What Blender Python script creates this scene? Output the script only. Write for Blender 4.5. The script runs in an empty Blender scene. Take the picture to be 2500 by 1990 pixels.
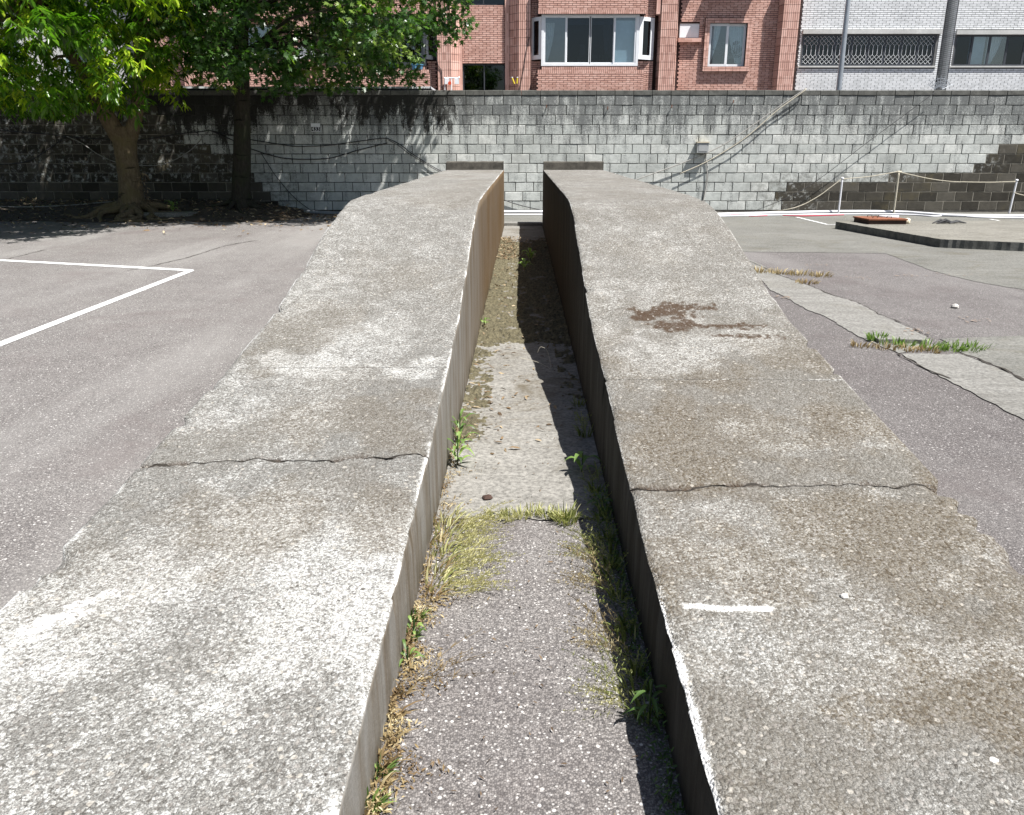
import bpy, math, random
import numpy as np
from mathutils import Vector, Matrix

# ------------------------------------------------------------------ camera, sky, sun
SC = bpy.context.scene
COL = SC.collection
PITCH = math.radians(17.72)
CAM = np.array([0.0, 0.0, 1.40])
FS, CX, CY = 1994.4, 1250.0, 995.0            # focal length and centre in photograph pixels
cam = bpy.data.cameras.new('camera')
cam.sensor_width = 36.0
cam.lens = 36.0 * FS / 2500.0
cam.clip_start = 0.05
cam.clip_end = 1500.0
camo = bpy.data.objects.new('camera', cam)
camo.location = CAM
camo.rotation_euler = (math.pi / 2 - PITCH, 0, 0)
COL.objects.link(camo)
SC.camera = camo

LDIR = Vector((-0.42, 0.28, -1.0)).normalized()   # the way sunlight travels
world = bpy.data.worlds.new('World')
SC.world = world
world.use_nodes = True
wn = world.node_tree
sky = wn.nodes.new('ShaderNodeTexSky')
sky.sky_type = 'NISHITA'
sky.sun_disc = False
sky.sun_elevation = math.asin(-LDIR.z)
sky.sun_rotation = math.atan2(-LDIR.x, -LDIR.y)
sky.air_density = 1.0
sky.dust_density = 1.5
wn.links.new(sky.outputs[0], wn.nodes['Background'].inputs[0])
wn.nodes['Background'].inputs[1].default_value = 0.05
sun = bpy.data.lights.new('sun', 'SUN')
sun.energy = 5.0
sun.angle = math.radians(0.53)
sun.color = (1.0, 0.975, 0.94)
suno = bpy.data.objects.new('sun', sun)
suno.rotation_euler = LDIR.to_track_quat('-Z', 'Y').to_euler()
suno.location = (6, -5, 20)
COL.objects.link(suno)
SC.view_settings.view_transform = 'Standard'
SC.view_settings.look = 'None'
SC.view_settings.exposure = 1.0
SC.view_settings.gamma = 1.0
SC.view_settings.use_curve_mapping = False
SC.cycles.max_bounces = 6
SC.cycles.transparent_max_bounces = 12

# ------------------------------------------------------------------ geometry helpers
_cp, _sp = math.cos(PITCH), math.sin(PITCH)
def ray(x, y):
    r, u = (x - CX) / FS, (CY - y) / FS
    return np.array([r, _cp + u * _sp, -_sp + u * _cp])
def gp(x, y, z=0.0):
    d = ray(x, y); t = (z - CAM[2]) / d[2]
    p = CAM + t * d
    return (float(p[0]), float(p[1]), float(z))
def wl(x, y, D):
    d = ray(x, y); t = D / d[1]
    p = CAM + t * d
    return (float(p[0]), float(D), float(p[2]))
def wx(x, y, D): return wl(x, y, D)[0]
def wz(x, y, D): return wl(x, y, D)[2]

RA = math.atan(23 / 1720 * _cp)               # the ramps run a hair to the right of the view axis
def rw(u, v, z=0.0):
    return (u * math.cos(RA) + v * math.sin(RA), v * math.cos(RA) - u * math.sin(RA), z)

def _hash(i, j, seed):
    n = (i.astype(np.int64) * 374761393 + j.astype(np.int64) * 668265263 + seed * 1442695041) & 0x7fffffff
    n = ((n ^ (n >> 13)) * 1274126177) & 0x7fffffff
    return ((n ^ (n >> 16)) & 0xffff) / 65535.0
def vnoise(x, y, seed=0):
    x = np.asarray(x, float); y = np.asarray(y, float)
    i = np.floor(x); j = np.floor(y); fx = x - i; fy = y - j
    fx = fx * fx * (3 - 2 * fx); fy = fy * fy * (3 - 2 * fy)
    a = _hash(i, j, seed); b = _hash(i + 1, j, seed); c = _hash(i, j + 1, seed); d = _hash(i + 1, j + 1, seed)
    return (a * (1 - fx) + b * fx) * (1 - fy) + (c * (1 - fx) + d * fx) * fy
def fbm(x, y, o=4, seed=0):
    s = 0.0; a = 0.5; t = 0.0
    for k in range(o):
        s = s + a * vnoise(np.asarray(x) * 2 ** k, np.asarray(y) * 2 ** k, seed + 17 * k); t += a; a *= 0.5
    return s / t
def sstep(a, b, x):
    t = np.clip((x - a) / (b - a), 0, 1); return t * t * (3 - 2 * t)

def link(o, parent=None):
    COL.objects.link(o)
    if parent is not None: o.parent = parent
    return o
def tag(o, label=None, cat=None, group=None, kind=None):
    if label: o['label'] = label
    if cat: o['category'] = cat
    if group: o['group'] = group
    if kind: o['kind'] = kind
    return o
def empty(name, loc=(0, 0, 0), rz=0.0):
    o = bpy.data.objects.new(name, None)
    o.empty_display_size = 0.1
    o.location = loc; o.rotation_euler = (0, 0, rz)
    return link(o)
def inv_parent(o, parent):
    o.parent = parent
    o.matrix_parent_inverse = parent.matrix_basis.inverted()
    return o

class MB:
    """collects polygons for one mesh object"""
    def __init__(s): s.v = []; s.f = []; s.m = []
    def face(s, pts, m=0):
        b = len(s.v); s.v += [tuple(p) for p in pts]; s.f.append(tuple(range(b, b + len(pts)))); s.m.append(m)
    def box(s, x0, x1, y0, y1, z0, z1, m=0, back=True):
        b = len(s.v)
        s.v += [(x0, y0, z0), (x1, y0, z0), (x1, y1, z0), (x0, y1, z0), (x0, y0, z1), (x1, y0, z1), (x1, y1, z1), (x0, y1, z1)]
        F = [(0, 1, 5, 4), (1, 2, 6, 5), (3, 0, 4, 7), (4, 5, 6, 7), (0, 3, 2, 1)]
        if back: F.append((2, 3, 7, 6))
        for f in F: s.f.append(tuple(b + i for i in f)); s.m.append(m)
    def prism(s, poly, z0, z1, m=0, mside=None):
        """poly: list of (x,y) counter-clockwise"""
        b = len(s.v); n = len(poly)
        s.v += [(p[0], p[1], z0) for p in poly] + [(p[0], p[1], z1) for p in poly]
        s.f.append(tuple(b + n + i for i in range(n))); s.m.append(m)
        s.f.append(tuple(b + n - 1 - i for i in range(n))); s.m.append(m)
        for i in range(n):
            j = (i + 1) % n
            s.f.append((b + i, b + j, b + n + j, b + n + i)); s.m.append(m if mside is None else mside)
    def tube(s, pts, rad, sides=8, m=0, cap=True, wob=0.0, rnd=None):
        P = [Vector(p) for p in pts]
        if not hasattr(rad, '__len__'): rad = [rad] * len(P)
        b = len(s.v); n = len(P)
        t0 = (P[1] - P[0]).normalized()
        ref = Vector((0, 0, 1)) if abs(t0.z) < 0.9 else Vector((1, 0, 0))
        a = t0.cross(ref).normalized()
        for i in range(n):
            t = (P[min(i + 1, n - 1)] - P[max(i - 1, 0)]).normalized()
            a = (a - t * a.dot(t)).normalized(); c = t.cross(a)
            for k in range(sides):
                w = 2 * math.pi * k / sides
                r = rad[i] * (1 + (rnd.uniform(-wob, wob) if rnd else 0))
                q = P[i] + (a * math.cos(w) + c * math.sin(w)) * r
                s.v.append(tuple(q))
        for i in range(n - 1):
            for k in range(sides):
                k2 = (k + 1) % sides
                s.f.append((b + i * sides + k, b + i * sides + k2, b + (i + 1) * sides + k2, b + (i + 1) * sides + k)); s.m.append(m)
        if cap:
            s.f.append(tuple(b + k for k in reversed(range(sides)))); s.m.append(m)
            s.f.append(tuple(b + (n - 1) * sides + k for k in range(sides))); s.m.append(m)
    def mesh(s, name, mats):
        me = bpy.data.meshes.new(name)
        me.from_pydata(s.v, [], s.f)
        for mt in (mats if isinstance(mats, (list, tuple)) else [mats]): me.materials.append(mt)
        if any(s.m): me.polygons.foreach_set('material_index', s.m)
        me.update()
        return me
    def build(s, name, mats, parent=None, smooth=False):
        me = s.mesh(name, mats)
        if smooth: me.polygons.foreach_set('use_smooth', [True] * len(me.polygons))
        o = bpy.data.objects.new(name, me)
        link(o)
        if parent is not None: inv_parent(o, parent)
        return o

def fast(name, V, F, mats, parent=None, smooth=False, attrs=None, midx=None):
    """V (n,3) float array, F (m,k) int array"""
    me = bpy.data.meshes.new(name)
    V = np.ascontiguousarray(V, dtype=np.float32); F = np.ascontiguousarray(F, dtype=np.int32)
    m, k = F.shape
    me.vertices.add(len(V)); me.vertices.foreach_set('co', V.ravel())
    me.loops.add(m * k); me.loops.foreach_set('vertex_index', F.ravel())
    me.polygons.add(m)
    me.polygons.foreach_set('loop_start', np.arange(0, m * k, k, dtype=np.int32))
    me.polygons.foreach_set('loop_total', np.full(m, k, dtype=np.int32))
    for mt in (mats if isinstance(mats, (list, tuple)) else [mats]): me.materials.append(mt)
    if midx is not None: me.polygons.foreach_set('material_index', np.asarray(midx, dtype=np.int32))
    if smooth: me.polygons.foreach_set('use_smooth', np.ones(m, dtype=bool))
    me.update(calc_edges=True); me.validate()
    for nm, arr in (attrs or {}).items():
        at = me.attributes.new(nm, 'FLOAT_COLOR', 'POINT')
        c = np.ones((len(V), 4), np.float32); c[:, :3] = arr
        at.data.foreach_set('color', c.ravel())
    o = bpy.data.objects.new(name, me)
    link(o)
    if parent is not None: inv_parent(o, parent)
    return o

# ------------------------------------------------------------------ material helpers
class G:
    def __init__(s, name):
        s.mat = bpy.data.materials.new(name); s.mat.use_nodes = True
        s.nt = s.mat.node_tree; s.b = s.nt.nodes['Principled BSDF']; s.out = s.nt.nodes['Material Output']
    def put(s, sock, v):
        if isinstance(v, bpy.types.NodeSocket): s.nt.links.new(v, sock)
        elif v is not None:
            if sock.type == 'RGBA' and len(v) == 3: v = (*v, 1)
            sock.default_value = v
    def node(s, t, **k):
        n = s.nt.nodes.new(t)
        for a, b in k.items(): setattr(n, a, b)
        return n
    def m(s, op, a, b=None, c=None, clamp=False):
        n = s.node('ShaderNodeMath', operation=op, use_clamp=clamp)
        for i, v in enumerate((a, b, c)):
            if v is not None: s.put(n.inputs[i], v)
        return n.outputs[0]
    def mix(s, f, a, b, blend='MIX'):
        n = s.node('ShaderNodeMix', data_type='RGBA', blend_type=blend)
        s.put(n.inputs[0], f); s.put(n.inputs[6], a); s.put(n.inputs[7], b)
        return n.outputs[2]
    def rng(s, v, a, b, c=0.0, d=1.0):
        n = s.node('ShaderNodeMapRange', clamp=True, interpolation_type='SMOOTHSTEP')
        s.put(n.inputs[0], v)
        for i, q in enumerate((a, b, c, d)): n.inputs[1 + i].default_value = q
        return n.outputs[0]
    def ramp(s, f, stops):
        n = s.node('ShaderNodeValToRGB'); e = n.color_ramp.elements
        while len(e) < len(stops): e.new(0.5)
        for q, (p, c) in zip(e, stops): q.position = p; q.color = (*c, 1)
        s.put(n.inputs[0], f); return n.outputs[0]
    def noise(s, v, sc, det=4, rough=0.55, col=False, dist=0.0):
        n = s.node('ShaderNodeTexNoise'); s.put(n.inputs['Vector'], v)
        n.inputs['Scale'].default_value = sc; n.inputs['Detail'].default_value = det; n.inputs['Roughness'].default_value = rough
        n.inputs['Distortion'].default_value = dist
        return n.outputs[1 if col else 0]
    def vor(s, v, sc, out='Distance'):
        key = (v.node.name, v.name, sc)
        if not hasattr(s, 'vc'): s.vc = {}
        if key not in s.vc:
            n = s.node('ShaderNodeTexVoronoi', feature='F1'); s.put(n.inputs['Vector'], v)
            n.inputs['Scale'].default_value = sc; s.vc[key] = n
        return s.vc[key].outputs[out]
    def white(s, v):
        n = s.node('ShaderNodeTexWhiteNoise', noise_dimensions='3D'); s.put(n.inputs['Vector'], v); return n.outputs[0]
    def pos(s): return s.node('ShaderNodeNewGeometry').outputs['Position']
    def obj(s): return s.node('ShaderNodeTexCoord').outputs['Object']
    def objrand(s): return s.node('ShaderNodeObjectInfo').outputs['Random']
    def map(s, v, sc=(1, 1, 1), rot=(0, 0, 0)):
        n = s.node('ShaderNodeMapping'); s.put(n.inputs['Vector'], v)
        n.inputs['Scale'].default_value = sc; n.inputs['Rotation'].default_value = rot; return n.outputs[0]
    def sep(s, v):
        n = s.node('ShaderNodeSeparateXYZ'); s.put(n.inputs[0], v); return n.outputs
    def comb(s, x, y, z):
        n = s.node('ShaderNodeCombineXYZ')
        for i, q in enumerate((x, y, z)): s.put(n.inputs[i], q)
        return n.outputs[0]
    def sepc(s, v):
        n = s.node('ShaderNodeSeparateColor'); s.put(n.inputs[0], v); return n.outputs
    def attr(s, name):
        return s.node('ShaderNodeAttribute', attribute_name=name).outputs['Color']
    def bump(s, h, st=0.5, dist=0.01, normal=None):
        n = s.node('ShaderNodeBump'); s.put(n.inputs['Height'], h)
        n.inputs['Strength'].default_value = st; n.inputs['Distance'].default_value = dist
        if normal is not None: s.put(n.inputs['Normal'], normal)
        return n.outputs[0]
    def set(s, col=None, rough=None, normal=None, metal=None, spec=None):
        I = s.b.inputs
        if col is not None: s.put(I['Base Color'], col)
        if rough is not None: s.put(I['Roughness'], rough)
        if normal is not None: s.put(I['Normal'], normal)
        if metal is not None: s.put(I['Metallic'], metal)
        if spec is not None: s.put(I['Specular IOR Level'], spec)
        return s.mat

def simple(name, col, rough=0.7, var=0.25, sc=12, bump=0.2, metal=0.0, spec=0.4, world=True, bd=0.004):
    g = G(name); p = g.pos() if world else g.obj()
    n = g.noise(p, sc, 5)
    n2 = g.noise(p, sc * 7, 3)
    f = g.m('ADD', g.m('MULTIPLY', n, 0.7), g.m('MULTIPLY', n2, 0.3))
    lo = tuple(c * (1 - var) for c in col); hi = tuple(min(1, c * (1 + var)) for c in col)
    c = g.ramp(f, [(0.3, lo), (0.7, hi)])
    return g.set(c, rough, g.bump(n2, bump, bd) if bump else None, metal, spec)

# ---- asphalt
def m_asphalt():
    g = G('asphalt'); p = g.pos()
    big = g.noise(p, 0.35, 4, 0.6); mid = g.noise(p, 3.0, 5, 0.65)
    gr = g.vor(p, 190.0, out='Color'); gs = g.sepc(gr)[0]
    gd = g.vor(p, 190.0)
    f = g.m('ADD', g.m('MULTIPLY', big, 0.55), g.m('MULTIPLY', mid, 0.45))
    base = g.ramp(f, [(0.32, (0.146, 0.133, 0.125)), (0.5, (0.190, 0.177, 0.167)), (0.7, (0.240, 0.228, 0.213))])
    c = g.mix(g.rng(gs, 0.05, 0.95), g.mix(1.0, base, (0.62, 0.61, 0.61), 'MULTIPLY'), g.mix(1.0, base, (1.42, 1.42, 1.42), 'MULTIPLY'))
    c = g.mix(g.rng(gd, 0.35, 0.75, 0, 0.6), c, (0.05, 0.046, 0.047))
    gr2 = g.vor(p, 62.0, out='Color'); s2 = g.sepc(gr2)[1]
    c = g.mix(g.m('MULTIPLY', g.rng(s2, 0.62, 1.0, 0, 0.42), g.rng(g.vor(p, 62.0), 0.45, 0.25)), c, (0.30, 0.285, 0.275))
    # scattered pale pebbles
    pv = g.vor(p, 30.0); pc = g.sepc(g.vor(p, 30.0, out='Color'))[2]
    pm = g.m('MULTIPLY', g.rng(pv, 0.18, 0.11), g.m('GREATER_THAN', pc, 0.84))
    pm2 = g.m('MULTIPLY', g.rng(g.vor(p, 75.0), 0.30, 0.2), g.m('GREATER_THAN', g.sepc(g.vor(p, 75.0, out='Color'))[2], 0.80))
    pm = g.m('MAXIMUM', pm, g.m('MULTIPLY', pm2, 0.7))
    c = g.mix(g.m('MULTIPLY', pm, 0.85), c, (0.62, 0.60, 0.57))
    st = g.rng(g.noise(p, 0.9, 5, 0.7, dist=0.6), 0.50, 0.72, 0, 0.5)
    c = g.mix(st, c, (0.125, 0.102, 0.098))
    lane = g.noise(g.map(p, (1.0, 0.18, 1.0)), 0.7, 4, 0.6)
    c = g.mix(g.rng(lane, 0.46, 0.70, 0, 0.5), c, (0.28, 0.27, 0.255))
    oil = g.rng(g.noise(p, 2.3, 4, 0.6), 0.70, 0.78, 0, 0.5); c = g.mix(oil, c, (0.08, 0.075, 0.073))
    east = g.rng(g.m('ADD', g.sep(p)[0], g.m('MULTIPLY', g.noise(p, 1.5, 3), 0.4)), 1.4, 1.9)     # a later, darker surfacing lies right of the ramps
    c = g.mix(east, c, g.mix(1.0, c, (0.76, 0.75, 0.76), 'MULTIPLY'))
    h = g.m('SUBTRACT', g.noise(p, 260, 3), g.m('MULTIPLY', gd, 0.9))
    return g.set(c, 0.88, g.bump(h, 0.65, 0.006), spec=0.3)
# ---- plain yard concrete
def m_concrete(name, lo, hi, moss=0.25, mosscol=(0.09, 0.08, 0.05), spk=110.0):
    g = G(name); p = g.pos()
    big = g.noise(p, 0.8, 5, 0.65, dist=0.4); fine = g.noise(p, 45, 5, 0.7)
    streak = g.noise(g.map(p, (0.7, 4.0, 1.0)), 2.2, 5, 0.65)
    f = g.m('ADD', g.m('MULTIPLY', big, 0.5), g.m('MULTIPLY', streak, 0.5))
    c = g.ramp(f, [(0.3, lo), (0.72, hi)])
    c = g.mix(g.rng(fine, 0.30, 0.70, 0.0, 1.0), g.mix(1.0, c, (0.68, 0.68, 0.68), 'MULTIPLY'), g.mix(1.0, c, (1.35, 1.35, 1.35), 'MULTIPLY'))
    sp = g.sepc(g.vor(p, spk, out='Color'))[0]
    c = g.mix(g.rng(sp, 0.8, 1.0, 0, 0.45), c, (0.06, 0.055, 0.05))
    mm = g.rng(g.noise(p, 1.7, 6, 0.7, dist=0.8), 0.5, 0.72, 0, moss * 2)
    c = g.mix(mm, c, mosscol)
    return g.set(c, 0.9, g.bump(g.m('ADD', fine, g.noise(p, 180, 2)), 0.45, 0.006), spec=0.25)
# ---- worn ramp deck: mortar skin gone, aggregate showing; stain attribute holds where brown / bleached / dark wear lies
def m_deck():
    g = G('ramp_deck_concrete'); p = g.obj()
    at = g.sepc(g.attr('stain')); br, wh, dk = at[0], at[1], at[2]
    warp = g.node('ShaderNodeVectorMath', operation='ADD'); g.put(warp.inputs[0], p)
    nz = g.node('ShaderNodeVectorMath', operation='SCALE'); g.put(nz.inputs[0], g.noise(p, 60, 2, col=True)); nz.inputs['Scale'].default_value = 0.012
    g.put(warp.inputs[1], nz.outputs[0]); q = warp.outputs[0]
    v1 = g.vor(q, 135.0); c1 = g.sepc(g.vor(q, 135.0, out='Color'))
    n1 = g.noise(p, 95.0, 4, 0.75); n2 = g.noise(p, 320.0, 2); nm = g.noise(p, 9.0, 5, 0.7)
    thr = g.m('ADD', g.m('MULTIPLY', wh, 0.55), g.m('MULTIPLY', g.m('SUBTRACT', nm, 0.5), 0.55))
    n3 = g.noise(p, 150.0, 3, 0.7)
    f = g.m('ADD', g.m('ADD', g.m('MULTIPLY', c1[0], 0.30), g.m('ADD', g.m('MULTIPLY', n1, 0.75), g.m('MULTIPLY', n3, 0.75))), g.m('SUBTRACT', thr, 0.80))
    stone = g.mix(c1[1], (0.110, 0.105, 0.094), (0.218, 0.212, 0.196))
    mort = g.mix(nm, (0.365, 0.362, 0.340), (0.525, 0.523, 0.500))
    c = g.mix(g.rng(f, 0.22, 0.62), stone, mort)
    c = g.mix(g.rng(v1, 0.50, 0.85, 0, 0.5), c, (0.065, 0.058, 0.050))
    gain = g.rng(n2, 0.30, 0.70, 0.62, 1.38); c = g.mix(1.0, c, g.comb(gain, gain, gain), 'MULTIPLY')
    brn = g.mix(c1[2], (0.054, 0.039, 0.022), (0.185, 0.149, 0.098))
    c = g.mix(g.m('MULTIPLY', br, g.rng(g.m('ADD', n1, g.m('MULTIPLY', c1[2], 0.4)), 0.38, 0.85, 0.95, 0.35)), c, brn)
    c = g.mix(g.rng(g.m('ADD', wh, g.m('MULTIPLY', g.m('SUBTRACT', n1, 0.5), 1.7)), 0.78, 1.08), c, (0.66, 0.65, 0.63))
    c = g.mix(g.m('MULTIPLY', dk, g.rng(n1, 0.35, 0.6, 1.0, 0.75)), c, (0.050, 0.029, 0.016))
    s6 = g.vor(q, 60.0); k6 = g.sepc(g.vor(q, 60.0, out='Color'))
    ms = g.m('MULTIPLY', g.rng(s6, 0.40, 0.28), g.m('GREATER_THAN', k6[0], 0.66))
    c = g.mix(g.m('MULTIPLY', ms, 0.6), c, g.mix(k6[1], (0.13, 0.115, 0.10), (0.32, 0.30, 0.275)))
    pit = g.m('MULTIPLY', g.rng(g.vor(q, 26.0), 0.16, 0.10), g.m('GREATER_THAN', g.sepc(g.vor(q, 26.0, out='Color'))[2], 0.7))
    c = g.mix(g.m('MULTIPLY', pit, 0.7), c, (0.05, 0.042, 0.034))
    # the odd rounded pebble worn bright
    pb = g.m('MULTIPLY', g.rng(g.vor(q, 42.0), 0.30, 0.22), g.m('GREATER_THAN', g.sepc(g.vor(q, 42.0, out='Color'))[1], 0.84))
    c = g.mix(g.m('MULTIPLY', pb, 0.6), c, (0.42, 0.39, 0.34))
    h = g.m('ADD', g.m('MULTIPLY', v1, -0.9), g.m('ADD', g.m('MULTIPLY', n1, 0.8), g.m('MULTIPLY', n2, 0.25)))
    return g.set(c, 0.92, g.bump(h, 0.75, 0.007), spec=0.2)
def m_ramp_side(dark=False):
    g = G('ramp_side_painted_shade' if dark else 'ramp_side_concrete'); p = g.obj(); x, y, z = g.sep(p)
    st = g.noise(g.comb(g.m('MULTIPLY', x, 2.0), g.m('MULTIPLY', y, 4.5), g.m('MULTIPLY', z, 0.55)), 1.6, 6, 0.72)
    st2 = g.noise(g.comb(x, g.m('MULTIPLY', y, 34.0), g.m('MULTIPLY', z, 1.4)), 1.5, 5, 0.7)
    big = g.noise(p, 1.1, 4)
    far = g.rng(y, 3.6, 9.0)
    c = g.ramp(st, [(0.28, (0.070, 0.048, 0.026)), (0.42, (0.140, 0.118, 0.090)), (0.55, (0.190, 0.176, 0.152)), (0.75, (0.265, 0.258, 0.243))])
    c = g.mix(g.rng(st2, 0.52, 0.7, 0, 0.4), c, (0.28, 0.27, 0.255))
    c = g.mix(g.m('MULTIPLY', far, g.rng(g.m('ADD', big, g.m('MULTIPLY', st2, 0.3)), 0.35, 0.8, 0.95, 0.65)), c, (0.115, 0.062, 0.016))
    c = g.mix(g.m('MULTIPLY', g.rng(st2, 0.42, 0.33, 0, 0.75), g.rng(g.noise(p, 1.6, 4), 0.4, 0.6)), c, (0.055, 0.038, 0.02))
    low = g.m('MULTIPLY', g.rng(z, 0.16, 0.0), g.rng(g.noise(p, 7, 4), 0.35, 0.6))
    c = g.mix(g.m('MULTIPLY', low, 0.6), c, (0.06, 0.05, 0.03))
    fine = g.noise(p, 70, 4, 0.7)
    c = g.mix(g.rng(fine, 0.55, 0.75, 0, 0.35), c, (0.08, 0.07, 0.055))
    if dark:   # shade painted into the right ramp's sides: streaky near-black over the concrete
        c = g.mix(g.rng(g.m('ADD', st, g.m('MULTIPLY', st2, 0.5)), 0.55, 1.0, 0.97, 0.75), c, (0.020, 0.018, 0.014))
    return g.set(c, 0.92, g.bump(g.m('ADD', fine, st2), 0.5, 0.006), spec=0.2)
Z0W, DW = 0.045, 18.70        # block wall: first course level, face distance
def cell(g, p):
    x, y, z = g.sep(p)
    r = g.m('FLOOR', g.m('DIVIDE', g.m('SUBTRACT', z, Z0W), 0.2))
    i = g.m('FLOOR', g.m('DIVIDE', g.m('SUBTRACT', x, g.m('MULTIPLY', r, 0.237)), 0.4))
    return g.white(g.comb(i, r, 3.0)), g.white(g.comb(i, r, 9.0)), x, z
def m_block(painted=True):
    g = G('painted_block' if painted else 'bare_block'); p = g.pos()
    w1, w2, x, z = cell(g, p)
    fine = g.noise(p, 55, 5, 0.75); mid = g.noise(p, 7, 5, 0.7)
    pore = g.rng(g.m('ADD', g.vor(p, 40.0), g.m('MULTIPLY', g.noise(p, 12, 3), 0.55)), 0.40, 0.30)
    if painted:
        c = g.ramp(w1, [(0.0, (0.47, 0.485, 0.46)), (0.35, (0.54, 0.56, 0.53)), (0.7, (0.60, 0.615, 0.585)), (1.0, (0.68, 0.685, 0.645))])
        c = g.mix(g.rng(mid, 0.32, 0.72, 0, 0.6), c, (0.37, 0.385, 0.365))
        c = g.mix(g.rng(g.noise(p, 1.4, 6, 0.72), 0.42, 0.70, 0, 0.55), c, (0.30, 0.31, 0.29))
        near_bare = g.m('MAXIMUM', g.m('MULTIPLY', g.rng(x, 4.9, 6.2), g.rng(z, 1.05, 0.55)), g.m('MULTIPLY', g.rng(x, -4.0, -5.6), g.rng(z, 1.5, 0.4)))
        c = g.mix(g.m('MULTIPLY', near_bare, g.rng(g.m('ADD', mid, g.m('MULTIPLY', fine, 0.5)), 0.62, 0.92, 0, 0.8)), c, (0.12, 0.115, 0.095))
        c = g.mix(g.m('MULTIPLY', pore, 0.75), c, (0.13, 0.13, 0.12))
        # rain-borne soot: runs down from the coping, worse on some blocks and towards the trees
        st = g.noise(g.comb(g.m('MULTIPLY', x, 5.5), 0.0, g.m('MULTIPLY', z, 0.9)), 1.0, 6, 0.75)
        top = g.rng(z, 1.1, 2.45)
        k = g.m('ADD', g.m('MULTIPLY', top, 0.50), g.m('ADD', g.m('MULTIPLY', g.m('SUBTRACT', st, 0.5), 1.9), g.m('MULTIPLY', g.m('SUBTRACT', w2, 0.5), 0.14)))
        k = g.m('ADD', k, g.m('MULTIPLY', g.m('SUBTRACT', fine, 0.5), 1.6))
        c = g.mix(g.m('MULTIPLY', g.rng(k, 0.02, 0.55), 0.85), c, (0.095, 0.10, 0.10))
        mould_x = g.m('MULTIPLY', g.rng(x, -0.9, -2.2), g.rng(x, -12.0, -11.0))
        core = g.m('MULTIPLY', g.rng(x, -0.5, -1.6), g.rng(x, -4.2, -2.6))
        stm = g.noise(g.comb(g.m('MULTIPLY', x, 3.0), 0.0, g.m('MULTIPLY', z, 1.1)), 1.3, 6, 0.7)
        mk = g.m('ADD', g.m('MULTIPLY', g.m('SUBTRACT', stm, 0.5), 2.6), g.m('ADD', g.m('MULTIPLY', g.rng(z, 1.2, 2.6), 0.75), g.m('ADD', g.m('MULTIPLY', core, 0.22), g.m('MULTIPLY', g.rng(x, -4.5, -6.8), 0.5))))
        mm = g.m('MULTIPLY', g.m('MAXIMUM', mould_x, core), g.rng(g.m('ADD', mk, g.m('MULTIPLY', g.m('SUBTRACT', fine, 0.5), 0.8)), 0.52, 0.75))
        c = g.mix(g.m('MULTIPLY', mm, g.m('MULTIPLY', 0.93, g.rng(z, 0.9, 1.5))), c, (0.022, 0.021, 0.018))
        rs = g.noise(g.comb(g.m('MULTIPLY', x, 2.1), 4.0, g.m('MULTIPLY', z, 0.6)), 1.0, 3)
        c = g.mix(g.m('MULTIPLY', g.rng(rs, 0.70, 0.80), g.m('MULTIPLY', g.rng(z, 1.9, 2.3), 0.55)), c, (0.20, 0.10, 0.045))
    else:
        c = g.ramp(g.m('ADD', g.m('MULTIPLY', w1, 0.5), g.m('MULTIPLY', mid, 0.5)), [(0.25, (0.034, 0.031, 0.025)), (0.5, (0.058, 0.053, 0.043)), (0.8, (0.100, 0.092, 0.076))])
        c = g.mix(g.rng(g.noise(p, 1.6, 5, 0.7), 0.5, 0.7, 0, 0.6), c, (0.10, 0.085, 0.05))
        c = g.mix(g.m('MULTIPLY', pore, 0.8), c, (0.022, 0.02, 0.017))
        c = g.mix(g.rng(fine, 0.62, 0.8, 0, 0.5), c, (0.24, 0.225, 0.19))
        edge = g.m('MAXIMUM', g.m('MULTIPLY', g.rng(x, 7.2, 6.1), g.m('GREATER_THAN', x, 0.0)), g.m('MULTIPLY', g.rng(x, 9.3, 8.3), g.rng(z, 0.62, 0.66)))
        edge = g.m('MAXIMUM', edge, g.m('MULTIPLY', g.rng(x, 11.0, 10.2), g.rng(z, 0.82, 0.86)))
        c = g.mix(g.m('MULTIPLY', edge, g.rng(g.m('ADD', mid, g.m('MULTIPLY', fine, 0.3)), 0.66, 0.80, 0, 0.75)), c, (0.42, 0.43, 0.41))
    h = g.m('SUBTRACT', g.m('ADD', fine, g.m('MULTIPLY', mid, 0.5)), g.m('MULTIPLY', pore, 1.2))
    return g.set(c, 0.93, g.bump(h, 0.6, 0.009), spec=0.2)
def m_brick(name, cols, joint=False, sx=0.24, sz=0.063, var=0.18):
    g = G(name); p = g.pos(); x, y, z = g.sep(p)
    r = g.m('FLOOR', g.m('DIVIDE', z, sz)); i = g.m('FLOOR', g.m('DIVIDE', x, sx / 2))
    w = g.white(g.comb(i, r, 1.0)); n = g.noise(p, 1.2, 5, 0.65); f = g.noise(p, 60, 3)
    k = g.m('ADD', g.m('MULTIPLY', w, 0.55), g.m('MULTIPLY', n, 0.45))
    c = g.ramp(k, [(0.2, cols[0]), (0.5, cols[1]), (0.85, cols[2])])
    st = g.noise(g.comb(g.m('MULTIPLY', x, 2.5), y, g.m('MULTIPLY', z, 0.35)), 1.2, 5, 0.7)
    c = g.mix(g.rng(st, 0.55, 0.75, 0, 0.35), c, tuple(q * 0.55 for q in cols[0]))
    return g.set(c, 0.72, g.bump(f, 0.25, 0.003), spec=0.35)
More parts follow.
